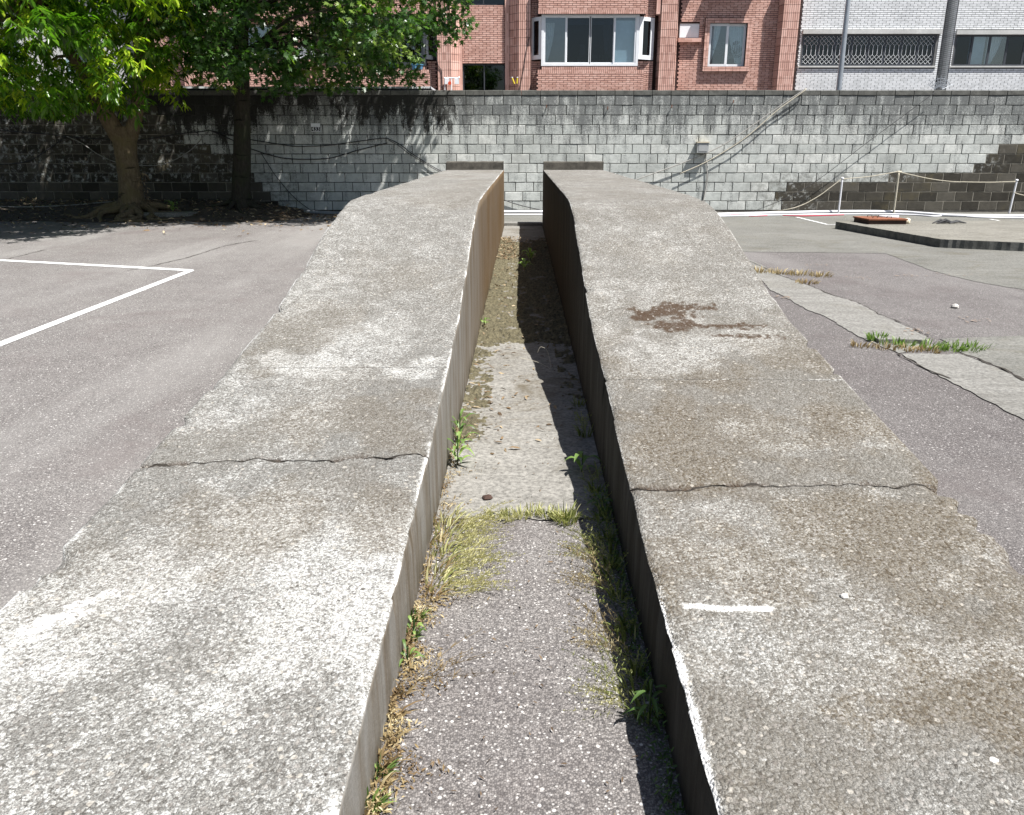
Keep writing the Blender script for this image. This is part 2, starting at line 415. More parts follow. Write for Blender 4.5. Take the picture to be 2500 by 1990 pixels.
def m_leaf(name, dark, mid, bright, gloss=0.32, tr=0.40, tt=(1.35, 1.75, 0.55)):
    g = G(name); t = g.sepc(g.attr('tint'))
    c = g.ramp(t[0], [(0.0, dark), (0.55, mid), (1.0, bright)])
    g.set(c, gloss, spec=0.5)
    tl = g.node('ShaderNodeBsdfTranslucent'); g.put(tl.inputs['Color'], g.mix(1.0, c, tt, 'MULTIPLY'))
    mx = g.node('ShaderNodeMixShader'); mx.inputs[0].default_value = tr
    g.nt.links.new(g.b.outputs[0], mx.inputs[1]); g.nt.links.new(tl.outputs[0], mx.inputs[2])
    g.nt.links.new(mx.outputs[0], g.out.inputs['Surface'])
    return g.mat
def m_glass(name, tint=(0.85, 0.92, 0.95), refl=0.11):
    g = G(name)
    tr = g.node('ShaderNodeBsdfTransparent'); tr.inputs[0].default_value = (*tint, 1)
    gl = g.node('ShaderNodeBsdfGlossy'); gl.inputs['Roughness'].default_value = 0.03; gl.inputs['Color'].default_value = (1, 1, 1, 1)
    lw = g.node('ShaderNodeLayerWeight'); lw.inputs[0].default_value = 0.35
    mx = g.node('ShaderNodeMixShader')
    g.put(mx.inputs[0], g.m('ADD', refl, g.m('MULTIPLY', lw.outputs['Fresnel'], 0.35), clamp=True))
    g.nt.links.new(tr.outputs[0], mx.inputs[1]); g.nt.links.new(gl.outputs[0], mx.inputs[2])
    g.nt.links.new(mx.outputs[0], g.out.inputs['Surface'])
    return g.mat
def m_bark(name, lo, hi, moss):
    g = G(name); p = g.pos(); x, y, z = g.sep(p)
    n = g.noise(g.comb(g.m('MULTIPLY', x, 3.0), g.m('MULTIPLY', y, 3.0), z), 9, 6, 0.75)
    c = g.ramp(n, [(0.3, lo), (0.7, hi)])
    c = g.mix(g.rng(g.noise(p, 3.0, 4), 0.45, 0.65, 0, 0.7), c, moss)
    ring = g.noise(g.comb(g.m('MULTIPLY', x, 1.5), g.m('MULTIPLY', y, 1.5), g.m('MULTIPLY', z, 9.0)), 1.3, 3)
    c = g.mix(g.rng(ring, 0.64, 0.70, 0, 0.75), c, tuple(q * 0.25 for q in lo))
    return g.set(c, 0.92, g.bump(g.m('SUBTRACT', n, ring), 0.8, 0.02), spec=0.15)

M = {}
M['asphalt'] = m_asphalt()
M['yard'] = m_concrete('yard_concrete', (0.100, 0.098, 0.086), (0.195, 0.192, 0.175), 0.28, (0.105, 0.095, 0.068))
M['strip'] = m_concrete('strip_concrete', (0.135, 0.130, 0.118), (0.245, 0.24, 0.222), 0.2, (0.12, 0.11, 0.085))
M['kerb'] = m_concrete('slab_concrete', (0.125, 0.118, 0.10), (0.24, 0.23, 0.20), 0.3, (0.08, 0.07, 0.05))
M['chfloor'] = m_concrete('channel_concrete', (0.145, 0.138, 0.122), (0.275, 0.265, 0.242), 0.42, (0.085, 0.068, 0.042))
M['deck'] = m_deck(); M['rside'] = m_ramp_side(); M['rshade'] = m_ramp_side(True)
M['blockp'] = m_block(True); M['blockb'] = m_block(False)
M['mortar'] = simple('dark_mortar', (0.055, 0.055, 0.05), 0.95, 0.5, 9, 0.5)
M['mortarb'] = simple('pale_mortar', (0.19, 0.175, 0.145), 0.95, 0.45, 9, 0.5)
M['cap'] = simple('cap_concrete', (0.105, 0.105, 0.095), 0.93, 0.55, 6, 0.5)
M['footing'] = simple('footing_concrete', (0.09, 0.085, 0.075), 0.95, 0.6, 8, 0.6)
M['stopb'] = simple('stop_block_concrete', (0.075, 0.068, 0.056), 0.93, 0.6, 10, 0.5)
M['brick'] = m_brick('red_brick', [(0.47, 0.265, 0.210), (0.60, 0.355, 0.290), (0.71, 0.46, 0.385)])
M['vtile'] = m_brick('red_tile', [(0.48, 0.275, 0.222), (0.61, 0.365, 0.30), (0.73, 0.48, 0.405)], sx=0.12, sz=0.24)
M['bjoint'] = simple('brick_joint', (0.050, 0.026, 0.022), 0.95, 0.3, 8, 0.2)
M['whtile'] = m_brick('white_tile', [(0.60, 0.615, 0.62), (0.72, 0.735, 0.745), (0.80, 0.815, 0.825)])
M['whjoint'] = simple('grey_joint', (0.13, 0.13, 0.13), 0.95, 0.3, 8, 0.2)
M['plaster'] = simple('pale_plaster', (0.50, 0.50, 0.48), 0.9, 0.2, 2, 0.2)
M['frame'] = simple('white_frame', (0.78, 0.80, 0.82), 0.4, 0.05, 5, 0, spec=0.5)
M['dframe'] = simple('dark_frame', (0.05, 0.055, 0.065), 0.4, 0.2, 5, 0, spec=0.5)
M['glass'] = m_glass('window_glass'); M['dglass'] = m_glass('dark_window_glass', (0.30, 0.36, 0.42), 0.04)
M['room'] = simple('room_wall', (0.22, 0.23, 0.24), 0.9, 0.2, 1.5, 0)
M['roomdark'] = simple('dark_room_wall', (0.022, 0.022, 0.024), 0.9, 0.3, 1.5, 0)
M['curtain'] = simple('curtain_cloth', (0.66, 0.67, 0.66), 0.9, 0.12, 14, 0.1)
M['blind'] = simple('window_blind', (0.50, 0.58, 0.63), 0.7, 0.15, 3, 0)
M['furniture'] = simple('pale_furniture', (0.40, 0.38, 0.35), 0.7, 0.2, 5, 0)
M['black'] = simple('black_plastic', (0.012, 0.012, 0.013), 0.6, 0.3, 5, 0.1)
M['cable'] = simple('cable_rubber', (0.028, 0.028, 0.03), 0.6, 0.4, 20, 0.1)
M['cablel'] = simple('grey_cable', (0.30, 0.29, 0.27), 0.7, 0.3, 20, 0.1)
M['rope'] = simple('pale_rope', (0.48, 0.44, 0.35), 0.95, 0.3, 60, 0.4)
M['pvc'] = simple('white_pvc', (0.74, 0.74, 0.77), 0.45, 0.12, 3, 0.05)
M['pvcg'] = simple('grey_pvc', (0.30, 0.31, 0.33), 0.5, 0.25, 3, 0.05)
M['redhose'] = simple('red_hose', (0.45, 0.03, 0.06), 0.5, 0.2, 4, 0.05)
M['rust'] = simple('rusty_steel', (0.20, 0.072, 0.035), 0.85, 0.45, 9, 0.4)
M['rustd'] = simple('dark_rusty_steel', (0.045, 0.025, 0.018), 0.9, 0.5, 9, 0.4)
M['galv'] = simple('galvanised_steel', (0.40, 0.43, 0.46), 0.45, 0.15, 8, 0.05, metal=0.6)
M['boxgrey'] = simple('box_grey', (0.33, 0.34, 0.34), 0.55, 0.1, 5, 0.05)
M['cream'] = simple('box_lid', (0.62, 0.55, 0.42), 0.6, 0.12, 8, 0.05)
M['paint'] = simple('road_paint', (0.60, 0.60, 0.59), 0.85, 0.28, 40, 0.5)
M['orange'] = simple('orange_chalk', (0.23, 0.175, 0.135), 0.95, 0.35, 25, 0.4)
M['crack'] = simple('crack_dirt', (0.035, 0.03, 0.024), 0.97, 0.5, 30, 0.6)
M['soil'] = simple('soil', (0.060, 0.047, 0.034), 0.97, 0.55, 6, 0.8, bd=0.02)
M['barka'] = m_bark('pale_bark', (0.075, 0.056, 0.034), (0.23, 0.178, 0.110), (0.15, 0.122, 0.06))
M['barkb'] = m_bark('dark_bark', (0.022, 0.019, 0.015), (0.062, 0.055, 0.042), (0.035, 0.040, 0.022))
M['leafa'] = m_leaf('glossy_leaf', (0.024, 0.066, 0.008), (0.10, 0.21, 0.016), (0.42, 0.50, 0.040), 0.30, 0.48)
M['leafb'] = m_leaf('lobed_leaf', (0.018, 0.050, 0.010), (0.050, 0.112, 0.020), (0.22, 0.30, 0.06), 0.33, 0.36)
M['grass'] = m_leaf('green_grass', (0.05, 0.085, 0.02), (0.22, 0.26, 0.07), (0.60, 0.57, 0.30), 0.5, 0.30, (1.15, 1.15, 0.8))
M['dry'] = m_leaf('dry_grass', (0.17, 0.11, 0.05), (0.33, 0.25, 0.12), (0.58, 0.50, 0.30), 0.7, 0.25, (1.1, 1.05, 0.9))
M['weed'] = m_leaf('weed_leaf', (0.035, 0.075, 0.018), (0.10, 0.175, 0.04), (0.27, 0.38, 0.10), 0.5, 0.30, (1.2, 1.4, .6))
M['litter'] = m_leaf('dead_leaf', (0.06, 0.035, 0.018), (0.20, 0.135, 0.07), (0.50, 0.41, 0.27), 0.8, 0.15, (1.1, 1.0, 0.8))
M['moss'] = simple('moss_crust', (0.155, 0.136, 0.082), 0.97, 0.8, 40, 0.9, bd=0.02)
M['stone'] = simple('pale_stone', (0.48, 0.46, 0.43), 0.9, 0.2, 12, 0.3)
M['terra'] = simple('terracotta', (0.40, 0.14, 0.06), 0.8, 0.2, 8, 0.2)
M['blue'] = simple('blue_plastic', (0.10, 0.26, 0.42), 0.5, 0.2, 8, 0)
M['yellow'] = simple('yellow_plastic', (0.62, 0.48, 0.04), 0.5, 0.1, 8, 0)
M['redv'] = simple('red_valve', (0.60, 0.08, 0.03), 0.5, 0.1, 8, 0)
M['sheet'] = simple('white_sheet_metal', (0.72, 0.73, 0.74), 0.4, 0.12, 3, 0)
# ------------------------------------------------------------------ ground
g_ = MB(); g_.face([(-300, -300, 0), (300, -300, 0), (300, 300, 0), (-300, 300, 0)])
tag(g_.build('ground', M['asphalt']), 'worn grey asphalt of the yard', kind='structure')

def jag(poly, step=0.12, amp=0.012, seed=1):
    """subdivide a polygon outline and roughen it"""
    rnd = random.Random(seed); out = []
    n = len(poly)
    for i in range(n):
        a, b = poly[i], poly[(i + 1) % n]
        L = math.hypot(b[0] - a[0], b[1] - a[1]); k = max(1, int(L / step))
        nx, ny = -(b[1] - a[1]) / max(L, 1e-6), (b[0] - a[0]) / max(L, 1e-6)
        for j in range(k):
            t = j / k; q = rnd.uniform(-amp, amp) if j else 0
            out.append((a[0] + (b[0] - a[0]) * t + nx * q, a[1] + (b[1] - a[1]) * t + ny * q))
    return out
def sheet(name, pix, z, mat, label, seed=1, amp=0.015, extra=None, step=0.12):
    poly = [gp(x, y, 0)[:2] if len(q) == 2 else (q[0], q[1]) for q in pix for x, y in [q[:2]]]
    if extra: poly = extra
    A = sum(poly[i][0] * poly[(i + 1) % len(poly)][1] - poly[(i + 1) % len(poly)][0] * poly[i][1] for i in range(len(poly)))
    if A < 0: poly = poly[::-1]
    m = MB(); poly = jag(jag(poly, .45, amp * 2.2, seed), .05, amp * .8, seed + 1)
    m.face([(x, y, z) for x, y in poly])
    return tag(m.build(name, mat), label, kind='structure')
# W: literal world point inside a pixel list
def W(x, y): return (x, y, 'w')
apr = [gp(1811, 615)[:2], gp(2160, 619)[:2], gp(2271, 660)[:2], gp(2405, 693)[:2], gp(2500, 708)[:2], (16, 7.4), (16, 18.65), (1.62, 18.65), (1.62, 11.2)]
sheet('yard_concrete', [], 0.004, M['yard'], 'grey-green concrete apron along the foot of the block wall', 3, extra=apr)
back = [(-3.2, 15.75), (1.62, 15.75), (1.60, 18.66), (-3.4, 18.66)]
sheet('back_concrete', [], 0.004, M['yard'], 'concrete behind the ramp ends', 4, extra=back)
up = [(330, 360), (700, 520), (1060, 650), (1400, 810), (1520, 880)]
lo = [(1180, 920), (1050, 860), (850, 740), (720, 690), (480, 560), (400, 470)]
pc = lambda q: (1700 + q[0] / 2.695, 500 + q[1] / 2.695)
strip = [gp(*pc(q))[:2] for q in up] + [gp(*pc((1560, 940)))[:2], gp(*pc((1330, 980)))[:2]] + [gp(*pc(q))[:2] for q in lo]
sheet('concrete_strip', [], 0.006, M['strip'], 'narrow diagonal strip of patched concrete', 5, extra=strip)
st2 = [gp(*pc(q))[:2] for q in [(1350, 985), (1540, 985), (1740, 990), (1850, 1030), (2000, 1090), (2156, 1165)]] + [(5.6, 2.9)] + [gp(*pc(q))[:2] for q in [(2156, 1420), (2000, 1340), (1800, 1230), (1500, 1080)]]
sheet('concrete_strip_near', [], 0.006, M['strip'], 'near end of the patched concrete strip', 6, extra=st2)
st3 = [gp(*pc(q))[:2] for q in [(1600, 885), (2156, 865)]] + [(7, 6.3), (7, 2.6)] + [(5.63, 2.93)] + [gp(*pc(q))[:2] for q in [(2156, 1150), (2005, 1076), (1860, 1018), (1750, 980)]]
sheet('concrete_patch', [], 0.006, M['yard'], 'pale concrete patch at the right', 7, extra=st3)

def ribbon(name, pts, w, z, mat, label, seed=0, wob=0.4, structure=True):
    rnd = random.Random(seed); P = [Vector(p) for p in pts]; Q = []
    for a, b in zip(P[:-1], P[1:]):
        k = max(1, int((b - a).length / 0.07))
        for i in range(k): Q.append(a.lerp(b, i / k))
    Q.append(P[-1])
    L = []; R = []
    for i, q in enumerate(Q):
        t = (Q[min(i + 1, len(Q) - 1)] - Q[max(0, i - 1)]).normalized(); n = Vector((-t.y, t.x, 0))
        c = q + n * rnd.uniform(-1, 1) * w * wob
        h = w / 2 * rnd.uniform(1 - wob, 1 + wob)
        L.append(c + n * h); R.append(c - n * h)
    m = MB()
    for i in range(len(Q) - 1):
        m.face([(R[i].x, R[i].y, z), (R[i + 1].x, R[i + 1].y, z), (L[i + 1].x, L[i + 1].y, z), (L[i].x, L[i].y, z)])
    return tag(m.build(name, mat), label, kind='structure')
def gpts(lst, f=lambda q: q): return [(*gp(*f(q))[:2], 0) for q in lst]
ribbon('ground_crack', gpts([(1520, 870), (1400, 800), (1200, 725), (1060, 645), (870, 590), (770, 545), (560, 470), (330, 365)], pc), 0.012, 0.0085, M['crack'], 'dirt-filled joint along the far side of the concrete strip', 1, .9)
ribbon('ground_crack', gpts([(1320, 985), (1500, 1082), (1660, 1150)], pc), 0.012, 0.0085, M['crack'], 'dirt-filled joint on the near side of the concrete strip', 2, .9)
ribbon('ground_crack', gpts([(1745, 985), (1860, 1022), (2005, 1085), (2156, 1165)], pc), 0.022, 0.010, M['crack'], 'dark open joint between strip and pale patch', 3, 0.7)
pl = lambda q: (q[0] / 2.396, 500 + q[1] / 2.396)
ribbon('ground_crack', gpts([(740, 387), (880, 360), (1100, 310), (1300, 245), (1400, 225), (1515, 207)], pl), 0.018, 0.003, M['crack'], 'thin crack beyond the corner of the painted line', 4, 0.6)
ribbon('ground_crack', gpts([(0, 330), (120, 300), (260, 265)], pl), 0.016, 0.003, M['crack'], 'thin crack at the left edge of the yard', 5, 0.6)
# painted bay corner
A = gp(8 + 470, 659); c0 = A[:2]
m = MB()
xl, yc = -3.80, 9.72
m.face([(xl - 0.047, 1.0, .004), (xl + 0.047, 1.0, .004), (xl + 0.047, yc - .05, .004), (xl, yc + .06, .004), (xl - 0.047, yc - .06, .004)])
tag(m.build('painted_line', M['paint']), 'white painted bay line running away on the left', kind='structure')
m = MB(); far = (-9.5, 11.55)
m.face([(xl - .06, yc - .06, .0045), (xl - 0.002, yc + .06, .0045), (far[0], far[1] + .06, .0045), (far[0], far[1] - .06, .0045)])
tag(m.build('painted_line', M['paint']), 'white painted bay line crossing at the far side', kind='structure')
ribbon('painted_line', gpts([(1945, 531), (2019, 549), (2040, 549.5)]), 0.06, 0.009, M['paint'], 'worn white line leading to the raised slab', 8, 0.1)
ribbon('painted_line', gpts([(2417, 536), (2466, 544)]), 0.06, 0.009, M['paint'], 'short worn white line at the far right', 9, 0.1)
for k, (x, y, L) in enumerate([(1995, 647, .15), (2003, 666, .12), (2095, 680, .12), (2230, 675, .2), (2320, 673, .2), (2370, 784, .10), (1905, 727, .14), (2240, 808, .10)]):
    p = gp(x, y); m = MB(); rnd = random.Random(k)
    for i in range(16):     # worn crumbs of paint
        a, b = p[0] + rnd.gauss(0, L * .6), p[1] + rnd.gauss(0, .06); r = rnd.uniform(.005, .016)
        m.face([(a + r * rnd.uniform(.6, 1.5) * math.cos(t * 1.05), b + r * math.sin(t * 1.05), .0085 + .0001 * i) for t in range(6)])
    tag(m.build('chalk_mark', M['orange']), 'faded orange paint crumbs on the yard', kind='structure')

# ------------------------------------------------------------------ the two ramps
PV = np.array([-3.0, -1.9, 0, 1.2, 2.0, 2.5, 3.0, 3.6, 4.35, 5.14, 5.7, 6.2, 6.6, 7.2, 9, 17.])
PZ = np.array([0.0, 0.02, .13, .218, .262, .300, .356, .430, .520, .700, .845, .950, .995, 1.005, 1.005, 1.005])
_vv = np.linspace(-3, 17, 2001); _zz = np.interp(_vv, PV, PZ)
_k = np.hanning(31); _k /= _k.sum(); _zz = np.convolve(np.pad(_zz, 15, mode='edge'), _k, 'valid')
def prof(v): return np.interp(v, _vv, _zz)

def ell(u, v, cu, cv, ru, rv, seed, k=1.0, amp=0.9):
    fq = 1.5 / min(ru, rv)
    d = np.sqrt(((u - cu) / ru) ** 2 + ((v - cv) / rv) ** 2) + amp * (fbm(u * fq, v * fq, 5, seed) - 0.5) * 2.4
    return k * sstep(1.15, 0.55, d)
def stain_left(u, v):
    br = 0.35 * sstep(0.50, 0.72, fbm(u * 1.7, v * 1.2, 5, 11)) + 0.16 * sstep(3.4, 4.4, v) + .08 * sstep(5.0, 8.5, v)
    br = np.maximum(br, ell(u, v, -0.72, 2.30, .38, .30, 21, .7))
    br = np.maximum(br, ell(u, v, -0.62, 3.05, .55, .25, 22, .6))
    br = np.maximum(br, ell(u, v, -1.0, 2.35, .18, .16, 23, .55))
    br = np.maximum(br, ell(u, v, -1.12, 4.1, .25, .5, 25, .55))
    br = br * sstep(1.2, 2.1, v + 0.6 * (fbm(u * 2, v * 2, 3, 9) - .5))
    wh = .10 * sstep(3.6, 2.8, v) + (0.36 - .24 * sstep(3.2, 5.0, v)) * sstep(0.36, 0.62, fbm(u * 2.4, v * 1.5, 5, 31)) + 0.24 * sstep(3.0, 1.6, v) + .02 + .30 * sstep(3.3, 4.3, v)
    wh = np.maximum(wh, ell(u - .5 * (v - 1.82), v, -1.18, 1.82, .060, .13, 32, .95, .9))
    wh = np.maximum(wh, ell(u, v, -1.0, 1.95, .14, .06, 35, .6, .9))
    wh = np.maximum(wh, ell(u, v, -0.85, 3.65, .5, .22, 33, .62))
    wh = np.maximum(wh, ell(u, v, -0.75, 1.55, .10, .05, 36, .6, 1.0))
    e = np.minimum(u + 1.36, -.34 - u)
    wh = np.maximum(wh, 1.0 * np.exp(-(e / (.014 + .022 * sstep(3.0, 1.6, v))) ** 2) * sstep(.25, .6, fbm(v * 6, u * 9, 3, 37)))
    br = br * (1 - .7 * np.exp(-(e / .02) ** 2))
    dk = 0.0 * u
    return br, wh, dk
def stain_right(u, v):
    br = 0.40 + 0.60 * sstep(0.45, 0.63, fbm(u * 3.2 + 3, v * 2.6, 6, 41))
    br = br * (0.30 + 0.70 * sstep(4.4, 3.5, v)) + 0.16 * sstep(3.6, 4.6, v)
    br = np.maximum(br, ell(u, v, 0.85, 2.95, .55, .30, 42, .85))
    br = np.maximum(br, ell(u, v, 0.62, 2.15, .30, .22, 43, .85))
    br = np.maximum(br, ell(u, v, 1.2, 1.98, .28, .18, 44, .9))
    br = np.maximum(br, ell(u, v, 1.05, 1.50, .34, .09, 45, .95))
    br = br * (1 - ell(u, v, 0.95, 1.28, .32, .10, 48, .8)) * (1 - ell(u, v, 0.55, 1.72, .13, .12, 49, .6))
    wh = (0.46 - .32 * sstep(3.4, 5.0, v)) * sstep(0.40, 0.66, fbm(u * 3.4, v * 3.0, 5, 51)) + .32 * sstep(3.3, 4.2, v) - .05
    wh = np.maximum(wh, ell(u, v, 1.10, 1.68, .26, .12, 52, .55))
    wh = np.maximum(wh, ell(u, v, 0.80, 3.85, .45, .25, 53, .5))
    wh = np.maximum(wh, ell(u, v, 0.52, 2.08, .14, .10, 54, .5))
    # lime lines: the daub at the near left edge and the bleached construction joint
    l1 = (.80 + .8 * fbm(u * 25, v * 25, 3, 15)) * sstep(0.024, 0.006, np.abs(v - (1.875 + 0.012 * (fbm(u * 9, u * 0 + 2, 3, 5) - .5) * 2))) * sstep(0.405, .43, u) * sstep(.76, .66, u + .08 * fbm(u * 30, v * 30, 2, 6))
    l2 = .78 * sstep(0.014, 0.003, np.abs(v - (3.50 + 0.02 * (fbm(u * 6, u * 0 + 3, 3, 7) - .5) * 2))) * sstep(.40, .46, u) * (0.35 + .65 * sstep(.40, .55, fbm(u * 7, v, 2, 8)))
    wh = np.maximum(np.maximum(wh, l1), l2)
    e = np.minimum(u - .364, 1.43 - u)
    wh = np.maximum(wh, .80 * np.exp(-(e / .013) ** 2) * sstep(.35, .6, fbm(v * 6, u * 9, 3, 57)))
    wh = np.maximum(wh, 1.2 * sstep(.030, .008, u - .364 + .02 * (fbm(v * 9, u * 3, 3, 12) - .5)) * sstep(2.1, 1.6, v + .5 * (fbm(v * 3, u * 0, 2, 13) - .5)))
    sm = 0.0 * u
    for (cu, cv, ru, rv, s) in [(.72, 4.42, .13, .10, 61), (.92, 4.50, .16, .05, 62), (1.02, 4.22, .20, .045, 63), (.80, 4.20, .10, .07, 64), (1.15, 4.05, .12, .03, 65), (.86, 4.32, .07, .12, 66)]:
        sm = np.maximum(sm, ell(u, v, cu, cv, ru, rv, s, 1.0, 1.5))
    dk = sm * 1.0
    br = np.maximum(br, sm * 1.0)
    halo = ell(u, v, .9, 4.3, .36, .30, 67, .45, 1.0); br = np.maximum(br, halo)
    rim = sstep(.10, .02, 1.43 - u + .1 * (fbm(v * 5, u, 3, 14) - .5)) * sstep(2.4, 2.0, v)
    br = np.maximum(br, rim * .9); dk = np.maximum(dk, rim * .35)
    return br, wh, dk

def ramp(name, label, u0, u1, cuts, stain, inner_right, seed, stop_label):
    sm_ = M['rside'] if inner_right else M['rshade']
    root = empty(name, (0, 0, 0), -RA)
    tag(root, label, 'ramp')
    e = np.array([0, .003, .007, .012, .019, .028, .04])
    w = u1 - u0
    ut = np.concatenate([u0 + e, np.linspace(u0 + .052, u1 - .052, 96), u1 - e[::-1]])
    ns = 14
    fr = np.linspace(0, 1, ns, endpoint=False)
    us = np.concatenate([np.full(ns, u0), ut, np.full(ns, u1)])
    zf = np.concatenate([fr, np.ones(len(ut)), fr[::-1]])
    side = np.concatenate([np.full(ns, -1), np.zeros(len(ut)), np.full(ns, 1)])
    for si, (ca, cb, nrows) in enumerate(cuts):
        a, b = ca(us), cb(us)
        t = np.linspace(0, 1, nrows)
        if (b - a).mean() > 5: t = t ** 1.6
        V = a[None, :] + (b - a)[None, :] * t[:, None]
        U = np.repeat(us[None, :], nrows, 0); ZF = np.repeat(zf[None, :], nrows, 0); SD = np.repeat(side[None, :], nrows, 0)
        top = prof(V) + .007 * (fbm(U * 3, V * 3, 4, seed) - .5) + .0035 * (fbm(U * 26, V * 26, 3, seed + 3) - .5)
        d0 = U - u0; d1 = u1 - U; ed = np.minimum(d0, d1); isl = d0 < d1
        chipn = fbm(V * 3.2 + np.where(isl, 0, 40), V * 0 + seed, 4, seed + 5)
        chip = .30 * sstep(0.53, 0.72, chipn) * (0.5 + vnoise(V * 25, V * 0 + np.where(isl, 3, 9), seed + 6))
        # a few big broken corners
        for (edge, cv, cw, k) in (BREAKS_R if seed > 50 else BREAKS_L):
            chip = np.maximum(chip, k * sstep(cw, cw * .35, np.abs(V - cv)) * (isl == (edge == 0)) * (.6 + .6 * vnoise(V * 30, V * 0, 4)))
        rr = .008 + .028 * chip
        top = top - (.006 + .022 * chip) * np.exp(-(ed / rr) ** 1.5)
        tc = (b[None, :] - V) if si == 1 else ((V - a[None, :]) if si == 2 else V * 0 + 9)
        lip = np.exp(-(tc / .011) ** 2) * sstep(.35, .7, fbm(U * 18, V * 18, 3, seed + 20)) 
        top = top - .012 * lip
        Z = ZF * top
        sh = .003 * (fbm(V * 3, Z * 5, 3, seed + 8) - .5) + .0015 * (fbm(V * 40, Z * 9, 3, seed + 9) - .5)
        pull = sh + chip * .018 * np.where(SD == 0, np.exp(-(ed / .02)), sstep(.72, 1.0, ZF))
        pull = pull * np.where(SD == 0, np.exp(-ed / .01), 1)
        X = U + np.where(isl, pull, -pull)
        end_in = 0.0
        P = np.stack([X, V, Z], -1).reshape(-1, 3)
        nc = len(us)
        ii, jj = np.meshgrid(np.arange(nrows - 1), np.arange(nc - 1), indexing='ij')
        q = (ii * nc + jj).ravel()
        F = np.stack([q, q + 1, q + nc + 1, q + nc], -1)
        # winding: left-to-right across the top with v increasing -> up
        mid = np.where((jj.ravel() >= ns - 0) & (jj.ravel() < ns + len(ut) - 1), 0, 1)
        br, wh, dk = stain(U.ravel(), V.ravel())
        dk = np.maximum(dk, .8 * (lip * (SD == 0)).ravel())
        att = np.clip(np.stack([br, wh, dk], -1), 0, 1.2)
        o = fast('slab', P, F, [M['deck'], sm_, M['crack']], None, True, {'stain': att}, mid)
        o.parent = root
        # end caps join the same part
        me = o.data
        import bmesh
        bm = bmesh.new(); bm.from_mesh(me); bm.verts.ensure_lookup_table()
        for base, rev in ((0, False), ((nrows - 1) * nc, True)):
            vs = [bm.verts[base + k] for k in range(nc)]
            f = bm.faces.new(vs[::-1] if not rev else vs); f.material_index = 2 if (b - a).mean() < 4 else 1; f.smooth = False
        bm.normal_update()
        bm.to_mesh(me); bm.free()
    m = MB()
    poly = []
    zt = 1.005
    # wheel stop: slightly battered block with softened top edge
    y0, y1 = 15.06, 15.36
    a0, a1 = u0 + .004, u1 - .004
    prof_s = [(y0, zt - .02), (y0, zt + .125), (y0 + .012, zt + .140), (y1 - .02, zt + .142), (y1, zt + .12), (y1, zt - .02)]
    n = 24; xs = [a0 + (a1 - a0) * i / (n - 1) for i in range(n)]
    rnd = random.Random(seed)
    rows = [[(x, y + rnd.uniform(-.003, .003), z + rnd.uniform(-.004, .004)) for (y, z) in prof_s] for x in xs]
    for i in range(n - 1):
        for j in range(len(prof_s) - 1):
            m.face([rows[i][j], rows[i + 1][j], rows[i + 1][j + 1], rows[i][j + 1]])
    m.face(rows[0]); m.face(rows[-1][::-1])
    o = m.build('stop_block', M['stopb']); o.parent = root
    o['label'] = stop_label
    return root
def cutf(base, slope, amp, seed, off):
    return lambda u: base + slope * (u - off) + amp * (fbm(np.asarray(u) * 4, np.asarray(u) * 0 + seed, 4, seed) - .5) * 2 + amp * .28 * (fbm(np.asarray(u) * 22, np.asarray(u) * 0 + seed, 3, seed + 2) - .5) * 2
def shift(f, d, s): return lambda u: f(u) + d * (0.15 + 1.9 * fbm(np.asarray(u) * 9, np.asarray(u) * 0, 3, s) ** 1.5)
BREAKS_L = [(0, 2.08, .09, 1.3), (0, 1.98, .05, 1.0), (0, 3.05, .06, .9), (0, 4.45, .05, 1.0), (0, 3.4, .05, .7), (1, 2.28, .04, .5), (1, 1.95, .05, .45)]
BREAKS_R = [(1, 2.55, .07, 1.3), (1, 2.42, .05, 1.2), (1, 2.3, .05, 1.0), (1, 3.95, .07, 1.1), (1, 2.1, .08, 1.0), (0, 4.75, .05, 1.2), (0, 1.55, .06, .45), (0, 1.75, .04, .45), (0, 3.52, .04, .9), (1, 3.6, .04, .8)]
cl = cutf(2.735, .09, .035, 3, -.85); jl = cutf(3.62, .02, .004, 4, -.85)
start = lambda u: np.asarray(u) * 0 - 1.95
near = lambda u: np.asarray(u) * 0 + 0.95
endc = lambda u: np.asarray(u) * 0 + 15.40
ramp('inspection_ramp', 'pale grey concrete car ramp left of the sunken channel', -1.36, -.340,
     [(start, lambda u: near(u) - .0005, 20), (near, shift(cl, -.0045, 1), 200), (shift(cl, .0045, 2), shift(jl, -.0012, 3), 90), (shift(jl, .0012, 4), endc, 420)], stain_left, True, 7, 'grey wheel stop at the far end of the left ramp')
cr = cutf(2.56, .035, .045, 12, .9); jr = cutf(3.50, .0, .006, 13, .9)
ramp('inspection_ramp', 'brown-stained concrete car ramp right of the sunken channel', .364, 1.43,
     [(start, lambda u: near(u) - .0005, 20), (near, shift(cr, -.0042, 5), 190), (shift(cr, .0042, 6), shift(jr, -.001, 7), 110), (shift(jr, .001, 8), endc, 430)], stain_right, False, 71, 'dark wheel stop at the far end of the right ramp')

